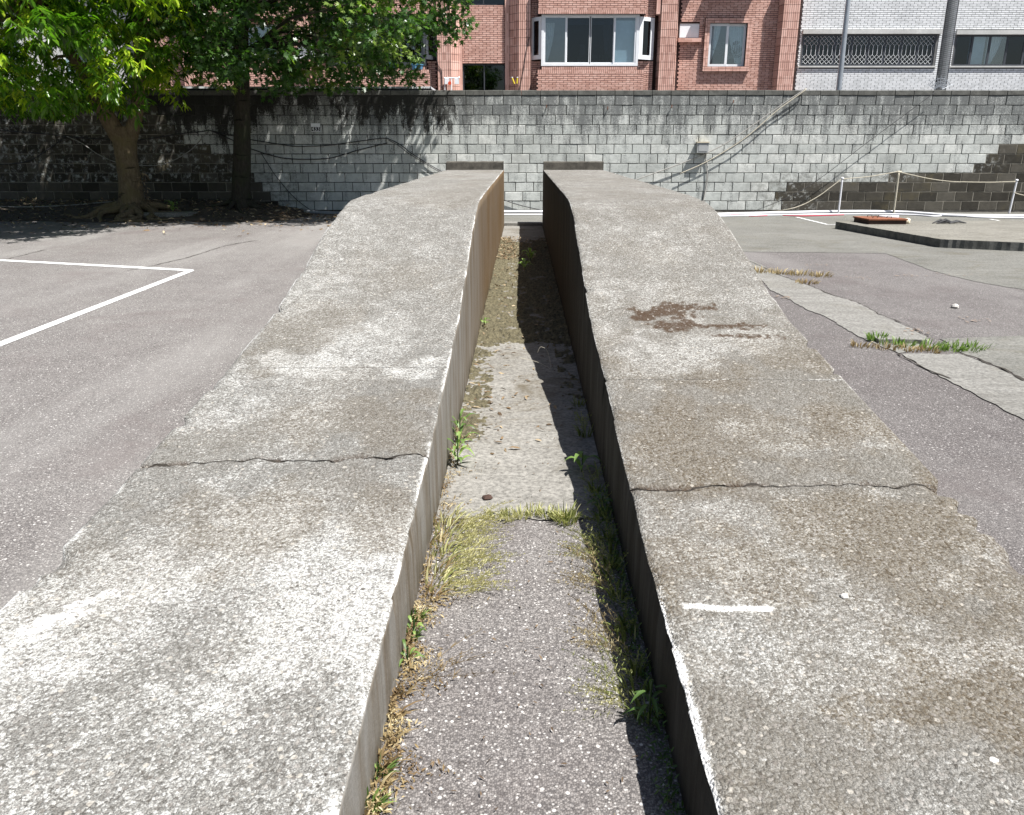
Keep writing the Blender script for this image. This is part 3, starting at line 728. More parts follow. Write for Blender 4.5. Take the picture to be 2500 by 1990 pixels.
# ---- channel floor between the ramps
def chan(name, v0, v1, z, mat, label, seed, u0=-.338, u1=.362, amp=.02):
    rnd = random.Random(seed)
    a = [rw(u0 + (u1 - u0) * i / 14, v0 + rnd.uniform(-amp, amp))[:2] for i in range(15)]
    b = [rw(u1 - (u1 - u0) * i / 14, v1 + rnd.uniform(-.003, .003))[:2] for i in range(15)]
    m = MB(); m.face([(x, y, z) for x, y in a + b])
    return tag(m.build(name, mat), label, kind='structure')
chan('channel_floor', 2.93, 15.40, .005, M['chfloor'], 'stained concrete floor of the channel between the ramps', 3)
sill = MB()
q = [rw(-.339, 15.36), rw(.363, 15.36), rw(.363, 15.75), rw(-.339, 15.75)]
sill.prism([p[:2] for p in q], 0.001, .055)
tag(sill.build('sill', M['strip']), 'low concrete sill closing the far end of the channel', kind='structure')

# ------------------------------------------------------------------ block wall
ROWX = {0: -5.08, 1: -5.29, 2: -5.5, 3: -5.7, 4: -6.0, 5: -6.14, 6: -6.73, 7: -6.95, 8: -7.3, 9: -7.4, 10: -7.6, 11: -7.7}
ROWR = {0: 6.04, 1: 5.95, 2: 6.1, 3: 8.2, 4: 10.0, 5: 10.25, 6: 10.5}
wall = empty('block_wall', (0, DW + .1, 0))
tag(wall, 'long whitewashed concrete block wall streaked with soot across the back', 'wall')
WX0, WX1 = -15.0, 15.0
core = MB(); core.box(WX0, WX1, DW + .013, DW + .19, 0.0, Z0W + 2.4)
core.build('core', M['mortar'], wall)
def bare(x, r): return x < ROWX[r] or (r in ROWR and x > ROWR[r])
# pale raked mortar shows in the unpainted parts
mc = MB()
for r in range(12):
    z0 = Z0W + r * .2
    mc.box(WX0, ROWX[r] - .1, DW + .0065, DW + .014, z0, z0 + .1999)
    if r in ROWR: mc.box(ROWR[r] + .1, WX1, DW + .0065, DW + .014, z0, z0 + .1999)
mc.build('pale_mortar', M['mortarb'], wall)
ft = MB(); rnd = random.Random(5)
x = WX0
while x < WX1:
    L = rnd.uniform(.3, .7); ft.box(x, min(WX1, x + L) - .006, DW - .02 + rnd.uniform(-.006, .006), DW + .02, -.02, Z0W - .006 + rnd.uniform(-.012, 0)); x += L
ft.build('footing', M['footing'], wall)

def block_mesh(L, H, D, bev, seed, mat):
    rnd = random.Random(seed); m = MB()
    j = lambda s=.0022: rnd.uniform(-s, s)
    n = 4
    fx = [-L / 2 + bev + (L - 2 * bev) * i / n for i in range(n + 1)]
    bot = [(x, j(.0012), -H / 2 + bev * .8 + j()) for x in fx]; top = [(x, j(.0012), H / 2 - bev * .8 + j()) for x in fx]
    ring = bot + top[::-1]
    m.face(ring)
    outer = [(-L / 2 + (L) * i / n, bev + j(.001), -H / 2 + j(.0015)) for i in range(n + 1)] + [(L / 2 - L * i / n, bev + j(.001), H / 2 + j(.0015)) for i in range(n + 1)]
    k = len(ring)
    for i in range(k):
        a, b = i, (i + 1) % k
        m.face([ring[b], ring[a], outer[a], outer[b]][::-1][::-1])
        back = lambda p: (p[0], D, p[2])
        m.face([outer[b], outer[a], back(outer[a]), back(outer[b])])
    return m.mesh('block', mat)
BL, BH = .386, .186
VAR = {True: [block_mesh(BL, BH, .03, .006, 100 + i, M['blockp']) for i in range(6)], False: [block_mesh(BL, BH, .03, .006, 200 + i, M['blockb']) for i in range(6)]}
rnd = random.Random(77)
blocks = []
for r in range(12):
    zc = Z0W + (r + .5) * .2
    off = (r * .237) % .4
    k0 = int(math.floor((WX0 - off) / .4)); k1 = int(math.ceil((WX1 - off) / .4))
    for k in range(k0, k1):
        xc = off + (k + .5) * .4
        if xc - .2 < WX0 or xc + .2 > WX1: continue
        blocks.append((xc, zc, bare(xc, r), r, rnd.randrange(6), rnd.uniform(-.003, .004), rnd.uniform(-.004, .004), rnd.uniform(-.003, .003)))
def hidden(b):
    x, z = b[0], b[1]
    return abs(x) > 10.6 or (z < 1.15 and -2.2 < x < 2.9 and not (-.3 < x < .55))
blocks.sort(key=lambda b: (hidden(b), b[2], abs(b[0] - .8)))
rest = {True: [], False: []}
for i, (xc, zc, isb, r, vi, dy, ry, rz) in enumerate(blocks):
    me = VAR[not isb][vi]
    if i < 300:
        o = bpy.data.objects.new('block', me); o.location = (xc, DW + dy, zc); o.rotation_euler = (0, ry, rz)
        COL.objects.link(o); inv_parent(o, wall)
    else: rest[isb].append((xc, DW + dy, zc, vi, ry, rz))
for isb, lst in rest.items():
    m = MB()
    for (xc, y, zc, vi, ry, rz) in lst:
        me = VAR[not isb][vi]; b = len(m.v)
        Rm = Matrix.Translation((xc, y, zc)) @ Matrix.Rotation(rz, 4, 'Z') @ Matrix.Rotation(ry, 4, 'Y')
        m.v += [tuple(Rm @ v.co) for v in me.vertices]
        for p in me.polygons: m.f.append(tuple(b + i for i in p.vertices)); m.m.append(0)
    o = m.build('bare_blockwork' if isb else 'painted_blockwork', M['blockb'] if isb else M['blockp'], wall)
    o['kind'] = 'stuff'; o['label'] = 'unpainted dark brown blocks at the wall ends' if isb else 'remaining whitewashed blocks'
# coping
capm = [block_mesh(.394, .098, .21, .008, 300 + i, M['cap']) for i in range(4)]
for k in range(int((WX1 - WX0) / .4)):
    o = bpy.data.objects.new('cap_block', capm[rnd.randrange(4)])
    o.location = (WX0 + .2 + k * .4, DW - .008 + rnd.uniform(-.004, .004), Z0W + 2.4 + .051); o.rotation_euler = (0, rnd.uniform(-.006, .006), rnd.uniform(-.004, .004))
    COL.objects.link(o); inv_parent(o, wall)
# ------------------------------------------------------------------ buildings beyond the wall
DB = 29.2
def bricks_in(X0, X1, Z0, Z1, holes=(), sx=.24, sz=.063, joint=.014, phase=0.0, bond=.5):
    out = []; r0 = int(round(Z0 / sz)); k = 0
    z = Z0
    while z < Z1 - .02:
        zt = min(z + sz - joint, Z1)
        segs = [(X0, X1)]
        for (a, b, c, d) in holes:
            if c < zt and d > z:
                ns = []
                for s, e in segs:
                    if b <= s or a >= e: ns.append((s, e)); continue
                    if a > s: ns.append((s, a))
                    if b < e: ns.append((b, e))
                segs = ns
        off = phase + (k % 2) * bond * sx
        for s, e in segs:
            i = math.floor((s - off) / sx)
            while True:
                a = max(s, off + i * sx + joint / 2); b = min(e, off + (i + 1) * sx - joint / 2)
                if off + i * sx >= e: break
                if b - a > .03: out.append((a, b, z, zt))
                i += 1
        z += sz; k += 1
    return out
_cache = {}
def unit(w, h, d, mat, name):
    key = (round(w, 3), round(h, 3), d, mat.name)
    if key not in _cache:
        m = MB(); m.box(-w / 2, w / 2, 0, d, -h / 2, h / 2, back=False); _cache[key] = m.mesh(name, mat)
    return _cache[key]
class Pieces:
    """rectangular facing pieces on planes facing the yard: first `lim` single objects, the rest joined"""
    def __init__(s): s.l = []
    def add(s, lst, Y, d=.011, pri=0): s.l += [(a, b, c, e, Y - d, d + .002, pri) for a, b, c, e in lst]
    def flush(s, parent, name, restname, restlabel, mat, lim=300):
        s.l.sort(key=lambda q: (q[6], -round((q[1] - q[0]) * (q[3] - q[2]), 4)))
        for a, b, c, e, Y, d, p in s.l[:lim]:
            o = bpy.data.objects.new(name, unit(b - a, e - c, round(d, 4), mat, name))
            o.location = ((a + b) / 2, Y, (c + e) / 2); COL.objects.link(o); inv_parent(o, parent)
        if len(s.l) > lim:
            m = MB()
            for a, b, c, e, Y, d, p in s.l[lim:]: m.box(a, b, Y, Y + d, c, e, back=False)
            o = m.build(restname, mat, parent); o['kind'] = 'stuff'; o['label'] = restlabel
def holed(m, X0, X1, Z0, Z1, Y0, Y1, holes):
    xs = sorted({X0, X1, *[min(max(v, X0), X1) for h in holes for v in h[:2]]}); zs = sorted({Z0, Z1, *[min(max(v, Z0), Z1) for h in holes for v in h[2:]]})
    for a, b in zip(xs[:-1], xs[1:]):
        for c, d in zip(zs[:-1], zs[1:]):
            if any(h[0] <= (a + b) / 2 <= h[1] and h[2] <= (c + d) / 2 <= h[3] for h in holes): continue
            m.box(a, b, Y0, Y1, c, d)
def sash(parent, x0, x1, z0, z1, Y, t=.045, mat='frame', glass='glass', dep=.05, name='window_sash'):
    m = MB()
    m.box(x0, x0 + t, Y, Y + dep, z0, z1); m.box(x1 - t, x1, Y, Y + dep, z0, z1)
    m.box(x0 + t, x1 - t, Y + .001, Y + dep, z0, z0 + t); m.box(x0 + t, x1 - t, Y + .001, Y + dep, z1 - t, z1)
    o = m.build(name, M[mat], parent)
    g = MB(); g.box(x0 + t - .004, x1 - t + .004, Y + dep * .45, Y + dep * .45 + .006, z0 + t - .004, z1 - t + .004)
    g.build('pane', M[glass], o)
    return o
def curtain(parent, xa, xb, za, zb, Y, xc, xd, name='curtain', folds=9, mat='curtain', seed=1):
    """cloth hanging from (xa..xb, zb) gathered to (xc..xd, za)"""
    n = 40; rows = 14; V = []; F = []
    for j in range(rows + 1):
        t = j / rows; w = t * t * .7 + t * .3
        for i in range(n + 1):
            s = i / n
            x = (xa + (xb - xa) * s) * (1 - w) + (xc + (xd - xc) * s) * w
            V.append((x, Y + .018 * math.sin(s * folds * 2 * math.pi + .6 * t + seed), zb + (za - zb) * t))
    for j in range(rows):
        for i in range(n): a = j * (n + 1) + i; F.append((a, a + n + 1, a + n + 2, a + 1))
    return fast(name, np.array(V), np.array(F), M[mat], parent, True)

BX0, BX1 = wx(330, 110, DB), wx(1942, 110, DB)      # red building extent
ZB0, ZB1 = 1.6, 6.6
red = empty('brick_apartment_building', ((BX0 + BX1) / 2, DB + 4, 0))
tag(red, 'red brick apartment block with white bay window behind the wall', 'building')
PB, PT = Pieces(), Pieces()
holes = []
backs = MB()
def S(x, D=DB): return wx(x, 110, D)
def Zs(y, D=DB, x=1250): return wz(x, y, D)
COLF = DB - .36
def column(sl, sr, side=None, name='column', pri=3):
    """projecting pier faced with upright tiles; sides given as splay in metres to left/right"""
    x0, x1 = S(sl, COLF), S(sr, COLF)
    l, r = side or (0, 0)
    m = MB(); m.prism([(x0 - l, DB - .02), (x0, COLF), (x1, COLF), (x1 + r, DB - .02)], ZB0, ZB1)
    m.build(name, M['bjoint'], red)
    n = max(2, int(round((x1 - x0) / .066))); st = (x1 - x0) / n
    lst = []
    z = ZB0
    while z < ZB1:
        for i in range(n): lst.append((x0 + i * st + .006, x0 + (i + 1) * st - .006, z, min(ZB1, z + .232)))
        z += .243
    PT.add(lst, COLF, pri=pri)
    # the splayed or square cheeks
    for sgn, q in ((-1, l), (1, r)):
        if q < .02: continue
        k = 5; ch = MB()
        xe = x0 if sgn < 0 else x1
        z = ZB0
        L = math.hypot(q, .34); nx, ny = .34 / L * sgn, -q / L
        while z < ZB1:
            for i in range(k):
                t0, t1 = (i + .08) / k, (i + .92) / k
                p0 = (xe + sgn * q * t0, COLF + .34 * t0); p1 = (xe + sgn * q * t1, COLF + .34 * t1)
                f = lambda p, d: (p[0] + nx * d, p[1] + ny * d)
                a, b = f(p0, .010), f(p1, .010)
                zz = min(ZB1, z + .232)
                pts = [(*a, z), (*b, z), (*b, zz), (*a, zz)]
                ch.face(pts if sgn > 0 else pts[::-1])
            z += .243
        o = ch.build('cheek_tiles', M['vtile'], red); o['kind'] = 'stuff'; o['label'] = 'upright red tiles on the splayed cheek of a pier'
# stairwell between two splayed piers
column(1067, 1099, (.05, .30)); column(1266, 1295, (.30, .05))
jl0, jl1, jr0, jr1 = S(1117), S(1128), S(1233), S(1243)
for a, b in ((jl0, jl1), (jr0, jr1)):
    m = MB(); m.box(a, b, DB - .06, DB, ZB0, ZB1); m.build('door_jamb', M['vtile'], red)
h1 = (jl1, jr0, Zs(232), Zs(156)); h2 = (jl1, jr0, Zs(12), ZB1 - .2)
holes += [h1, h2]
PB.add(bricks_in(jl1 + .01, jr0 - .01, Zs(154.5), Zs(13.5)), DB, pri=0)
for (a, b, c, d) in (h1, h2):
    w = (b - a) / 2
    fo = MB(); fo.box(a, b, DB + .5, DB + .52, c, d); fo.build('room_back', M['roomdark'], red)
    sash(red, a + .01, a + w + .03, c, d - .005, DB + .06, .035, 'dframe', 'dglass', .04)
    sash(red, a + w - .02, b - .01, c, d - .005, DB + .11, .035, 'dframe', 'dglass', .04)

def bay(xl, xr, flip, open_window=True, pri=1, detail=True):
    """bay: brick parapet below, white window, brick spandrel above; xl/xr source columns of the parapet face"""
    Yp = DB - .62
    a, b = wx(xl, 195, Yp), wx(xr, 195, Yp)
    zt = wz(1440, 170, Yp)
    m = MB(); m.box(a, b, Yp, DB - .01, ZB0, zt); m.build('parapet', M['bjoint'], red)
    PB.add(bricks_in(a + .004, b - .004, ZB0 + .02, zt - .118), Yp, pri=pri)
    PB.add(bricks_in(a + .004, b - .004, zt - .112, zt - .003, sx=.069, sz=.12, joint=.012, bond=0), Yp, pri=pri)
    # shaded brick cheeks
    # upper spandrel
    zs = wz(1440, 34, Yp)
    ua, ub = wx(xl + 4, 20, Yp), wx(xr + 8, 20, Yp)
    m = MB(); m.box(ua, ub, Yp, DB - .01, zs, ZB1); m.build('spandrel', M['bjoint'], red)
    PB.add(bricks_in(ua + .004, ub - .004, zs + .118, ZB1), Yp, pri=pri)
    PB.add(bricks_in(ua + .004, ub - .004, zs + .003, zs + .112, sx=.069, sz=.12, joint=.012, bond=0), Yp, pri=pri)
    # window
    Yw = DB - .50
    if not flip: xs = [1324, 1382.5, 1441, 1499.5, 1557]; sl, sr = (1296, 1321), (1561, 1597)
    else: xs = [1180 * 2 - q for q in (1557, 1499.5, 1441, 1382.5, 1324)]; sl, sr = (1180 * 2 - 1597, 1180 * 2 - 1561), (1180 * 2 - 1321, 1180 * 2 - 1296)
    X = [wx(q, 100, Yw) for q in xs]
    z0, z1 = wz(1440, 161, Yw), wz(1440, 35.5, Yw)
    win = empty('bay_window_frame'); win.parent = red; win.matrix_parent_inverse = red.matrix_basis.inverted()
    fm = MB(); fr = .06
    fm.box(X[0] - .03, X[-1] + .03, Yw, Yw + .10, z0, z0 + fr); fm.box(X[0] - .03, X[-1] + .03, Yw, Yw + .10, z1 - .05, z1)
    fm.box(X[0] - .03, X[0] + .05, Yw + .001, Yw + .10, z0 + fr, z1 - .05); fm.box(X[-1] - .05, X[-1] + .03, Yw + .001, Yw + .10, z0 + fr, z1 - .05)
    bpy.data.objects.remove(win)
    win = fm.build('bay_window', M['frame'] if open_window else M['dframe'], red)
    for i in range(4):
        yy = Yw + (.015 if i in (0, 3) else .055)
        m = MB(); x0, x1 = X[i] + (.05 if i == 0 else -.015), X[i + 1] + (.015 if i < 3 else -.05); t = .05
        c, d = z0 + fr, z1 - .05
        m.box(x0, x0 + t, yy, yy + .035, c, d); m.box(x1 - t, x1, yy, yy + .035, c, d); m.box(x0 + t, x1 - t, yy + .001, yy + .034, c, c + .05); m.box(x0 + t, x1 - t, yy + .001, yy + .034, d - .04, d)
        m.build('sash', M['frame'] if open_window else M['dframe'], win)
        g = MB(); g.box(x0 + t - .004, x1 - t + .004, yy + .014, yy + .019, c + .045, d - .035); g.build('pane', M['glass'] if (i in (0, 3) or not open_window) else M['dglass'], win)
    # splayed side lights
    for (p, q), sg in ((sl, -1), (sr, 1)):
        xa, xb = wx(p, 100, DB - .2), wx(q, 100, Yw)
        if sg > 0: xa, xb = wx(p, 100, Yw), wx(q, 100, DB - .2)
        ya, yb = (DB - .14, Yw + .03) if sg < 0 else (Yw + .03, DB - .14)
        c, d = wz(1440, 144, Yw), wz(1440, 40, Yw)
        def P(s, o=0): 
            dx, dy = xb - xa, yb - ya; L = math.hypot(dx, dy)
            return (xa + dx * s + dy / L * o, ya + dy * s - dx / L * o)
        m = MB()
        for s0, s1, c0, d0 in ((0, .24, c, d), (.76, 1, c, d), (.24, .76, c, c + .13), (.24, .76, d - .11, d)):
            A, B_, C_, D_ = P(s0), P(s1), P(s1, -.05), P(s0, -.05)
            m.prism([A, B_, C_, D_], c0, d0)
        m.build('side_light_frame', M['frame'] if open_window else M['dframe'], win)
        g = MB(); A, B_ = P(.23, -.02), P(.77, -.02); g.face([(*A, c + .12), (*B_, c + .12), (*B_, d - .1), (*A, d - .1)]); g.build('pane', M['dglass'], win)
        # brick infill under the side light, set back
        m = MB(); lo_, hi_ = min(xa, xb), max(xa, xb); m.box(lo_ - .02, hi_ + .02, DB - .16, DB - .01, ZB0, c - .01); m.build('side_wall', M['bjoint'], red)
        PB.add(bricks_in(lo_, hi_, ZB0 + .02, c - .02), DB - .16, pri=5)
        m = MB(); m.box(lo_ - .02, hi_ + .02, DB - .16, DB - .01, d + .01, ZB1); m.build('side_wall', M['bjoint'], red)
        PB.add(bricks_in(lo_, hi_, d + .02, ZB1), DB - .16, pri=5)
    # wall band between window and parapet, window board
    m = MB(); m.box(X[0] - .03, X[-1] + .03, Yw + .02, DB - .01, ZB0, z0 - .002); m.build('sill_wall', M['bjoint'], red)
    PB.add(bricks_in(X[0] - .03, X[-1] + .03, z0 - .11, z0 - .01, sx=.069, sz=.12, joint=.012, bond=0), Yw + .02, pri=4)
    hz0, hz1 = z0 + .02, z1 - .02
    holes.append((X[0] - .02, X[-1] + .02, hz0, hz1))
    rm = MB(); ry = DB + 2.6
    rm.box(X[0] - .6, X[-1] + .6, ry, ry + .02, hz0 - .9, hz1 + .3); rm.box(X[0] - .62, X[0] - .6, DB + .2, ry, hz0 - .9, hz1 + .3); rm.box(X[-1] + .6, X[-1] + .62, DB + .2, ry, hz0 - .9, hz1 + .3)
    rm.box(X[0] - .6, X[-1] + .6, DB + .2, ry, hz1 + .3, hz1 + .32); rm.box(X[0] - .6, X[-1] + .6, DB + .2, ry, hz0 - .92, hz0 - .9)
    rm.build('room', M['room'] if open_window else M['roomdark'], red)
    if open_window:
        curtain(red, X[0] + .06, X[0] + .42, hz0, hz1 - .15, DB + .05, X[0] + .05, X[0] + .14, 'curtain', 5, seed=2)
        curtain(red, X[2] + .46, X[2] + .72, hz0, hz1 - .2, DB + .1, X[2] + .62, X[2] + .72, 'curtain', 4, seed=3)
        bl = MB(); k = 0; z = hz0 + .02
        while z < hz1 - .16:
            bl.face([(X[3] + .04, DB - .34, z), (X[4] - .08, DB - .34, z), (X[4] - .08, DB - .335, z + .036), (X[3] + .04, DB - .335, z + .036)]); z += .035
        bl.build('roller_blind', M['blind'], red)
        f = MB()
        f.box(X[2] + .1, X[2] + .36, DB + .6, DB + .64, hz0 - .2, hz0 + .42); f.box(X[2] + .40, X[2] + .46, DB + .6, DB + .64, hz0 - .2, hz0 + .42); f.box(X[2] + .50, X[2] + .66, DB + .6, DB + .64, hz0 - .2, hz0 + .42)
        f.build('chair_back', M['furniture'], red)
        f = MB(); x = X[1] + .62
        f.prism([(x - .16, DB + .5), (x + .12, DB + .5), (x + .12, DB + .62), (x - .16, DB + .62)], hz0 - .2, hz0 + .35)
        f.prism([(x - .10, DB + .5), (x + .08, DB + .5), (x + .08, DB + .62), (x - .10, DB + .62)], hz0 + .35, hz0 + .74)
        f.build('covered_stand', M['furniture'], red)
        f = MB(); f.box(X[1] + .05, X[3] - .05, DB - .30, DB - .28, hz1 - .26, hz1); f.build('roller_blind', M['blind'], red)
    return X, z0, z1
bay(1310, 1571, False, True, 1)
# column right of the bay, and slim pipe casing beside the spandrel
column(1611, 1649, (.03, .10), pri=1)
m = MB(); m.box(S(1599, COLF), S(1609, COLF), COLF + .02, DB, Zs(34, COLF), ZB1); m.build('pipe_casing', M['vtile'], red)
column(1905, 1945, (.05, .04), pri=2)
# mirrored bay, mostly behind the foliage
bay(789, 1050, True, False, 6)
column(712, 750, (.10, .03), pri=7)
# next bay further left
Yp = DB - .62
a, b = wx(496, 195, Yp), wx(688, 195, Yp); zt = wz(600, 147, Yp)
m = MB(); m.box(a, b, Yp, DB - .01, ZB0, zt); m.build('parapet', M['bjoint'], red)
PB.add(bricks_in(a + .004, b - .004, ZB0 + .02, zt - .118), Yp, pri=2); PB.add(bricks_in(a + .004, b - .004, zt - .112, zt - .003, sx=.069, sz=.12, joint=.012, bond=0), Yp, pri=2)
a, b = wx(500, 20, Yp), wx(700, 20, Yp); zt = wz(600, 45, Yp)
m = MB(); m.box(a, b, Yp, DB - .01, zt, ZB1); m.build('spandrel', M['bjoint'], red)
PB.add(bricks_in(a + .004, b - .004, zt + .118, ZB1), Yp, pri=8); PB.add(bricks_in(a + .004, b - .004, zt + .003, zt + .112, sx=.069, sz=.12, joint=.012, bond=0), Yp, pri=8)
hw = (S(560), S(680), Zs(146), Zs(60)); holes.append(hw)
m = MB(); m.box(hw[0] - .1, hw[1] + .1, DB + .6, DB + .62, hw[2] - .1, hw[3] + .1); m.build('room_back', M['roomdark'], red)
sash(red, hw[0], (hw[0] + hw[1]) / 2 + .02, hw[2], hw[3], DB + .04, .05); sash(red, (hw[0] + hw[1]) / 2 - .02, hw[1], hw[2], hw[3], DB + .08, .05)
curtain(red, hw[1] - .75, hw[1] - .1, hw[2] - .05, hw[3], DB + .2, hw[1] - .7, hw[1] - .12, 'curtain', 6)
column(440, 470, (.05, .05), pri=9)
# flat facade to the right: air-conditioner blank and small window with brick surround
hp = (S(1657.5), S(1705), Zs(92, DB, 1680), Zs(57.5, DB, 1680)); hv = (S(1729), S(1819.5), Zs(163, DB, 1775), Zs(57.5, DB, 1775))
holes += [hp, hv]
m = MB(); m.box(hp[0], hp[1], DB + .02, DB + .06, hp[2], hp[3]); m.build('blank_panel', M['frame'], red)
m = MB(); m.box(S(1653.5), S(1709), DB - .16, DB, Zs(103, DB - .1, 1680), Zs(93.5, DB - .1, 1680)); m.build('panel_sill', M['brick'], red)
def surround(x0, x1, z0, z1, t=.16, d=.12):
    for nm, (a, b, c, e) in (('lintel', (x0 - t, x1 + t, z1, z1 + t * .95)), ('sill', (x0 - t, x1 + t, z0 - t * .95, z0)), ('jamb', (x0 - t, x0 - .001, z0 + .001, z1 - .001)), ('jamb', (x1 + .001, x1 + t, z0 + .001, z1 - .001))):
        m = MB(); m.box(a, b, DB - d + .012, DB, c, e); m.build('surround_' + nm, M['bjoint'], red)
        hor = b - a > e - c
        if hor: PB.add(bricks_in(a + .002, b - .002, c + .004, e, sx=.235, sz=.076, joint=.01, bond=0), DB - d + .012, .012, pri=1)
        else: PB.add([(a + k * t / 2 + .004, a + (k + 1) * t / 2 - .004, c + i * .236 + .004, min(e, c + (i + 1) * .236) - .004) for k in range(2) for i in range(int((e - c) / .236) + 1) if c + i * .236 + .02 < e], DB - d + .012, .012, pri=1)
surround(*hv)
wx0, wx1, wz0, wz1 = hv; wm = (wx0 + wx1) / 2
sash(red, wx0 + .004, wm + .03, wz0 + .004, wz1 - .004, DB - .03, .075, dep=.045); sash(red, wm - .03, wx1 - .004, wz0 + .004, wz1 - .004, DB + .02, .075, dep=.045)
m = MB(); m.box(wx0 - .5, wx1 + .5, DB + 1.9, DB + 1.92, wz0 - .5, wz1 + .4); m.build('room_back', M['room'], red)
curtain(red, wx0 + .05, wx0 + .42, wz0, wz1, DB + .13, wx0 + .02, wx0 + .06, 'curtain', 4)
curtain(red, wm + .03, wx1 - .02, wz0, wz1, DB + .13, wx1 - .20, wx1 - .05, 'curtain', 7)
# dark plant leaves on the inner window board
rnd = random.Random(3)
for cx, hgt in ((wm - .14, .62), (wm + .36, .72), (wm + .25, .58)):
    f = MB(); zc = wz0 + .05
    f.tube([(cx, DB + .14, zc), (cx + .02, DB + .14, zc + hgt * .6)], .012, 5)
    for k in range(7):
        an = rnd.uniform(0, 6.28); zz = zc + hgt * rnd.uniform(.35, 1.0); rr = rnd.uniform(.10, .19)
        c = Vector((cx + math.cos(an) * .12, DB + .14 + .02 * math.sin(an), zz)); L = []
        for i in range(8): L.append((c.x + rr * math.cos(i * .785) * .9, c.y + .012 * math.sin(i), c.z + rr * .55 * math.sin(i * .785 + .4)))
        f.face(L)
    f.build('house_plant', M['black'], red)
# plain facing brickwork everywhere else
z0f = ZB0
PB.add(bricks_in(S(1649) + .12, S(1905) - .05, z0f + .02, ZB1, [hp, (hv[0] - .16, hv[1] + .16, hv[2] - .152, hv[3] + .152)]), DB, pri=2)
PB.add(bricks_in(BX0 + .2, S(712) - .1, z0f + .02, ZB1, [(hw[0], hw[1], hw[2], hw[3])]), DB, pri=8)
PB.add(bricks_in(S(750) + .05, S(792), z0f + .02, ZB1), DB, pri=8)
mw = MB(); holed(mw, BX0, BX1, 0.0, ZB1, DB, DB + .24, holes); mw.build('wall', M['bjoint'], red)
m = MB(); m.box(BX0, BX1, DB - .05, DB + 9, ZB1, 14.5); m.build('upper_storeys', M['brick'], red)
m = MB(); m.box(BX0, BX0 + .2, DB + .24, DB + 9, 0, ZB1); m.box(BX1 - .2, BX1, DB + .24, DB + 9, 0, ZB1); m.box(BX0, BX1, DB + 8.8, DB + 9.01, 0, ZB1); m.build('rear_walls', M['brick'], red)
# floor slab overhang above the frame line: throws the slanting shade on the flat facade
m = MB(); m.box(S(1652), S(1700), DB - .55, DB - .06, Zs(-75), Zs(-60)); m.build('awning_slab', M['bjoint'], red)
m = MB(); m.box(S(1735), S(1850), DB - .60, DB - .06, Zs(-75), Zs(-60)); m.build('awning_slab', M['bjoint'], red)
PB.flush(red, 'brick', 'brickwork', 'courses of red facing brick', M['brick'])
PT.flush(red, 'tile', 'tilework', 'upright red tiles on the piers', M['vtile'])

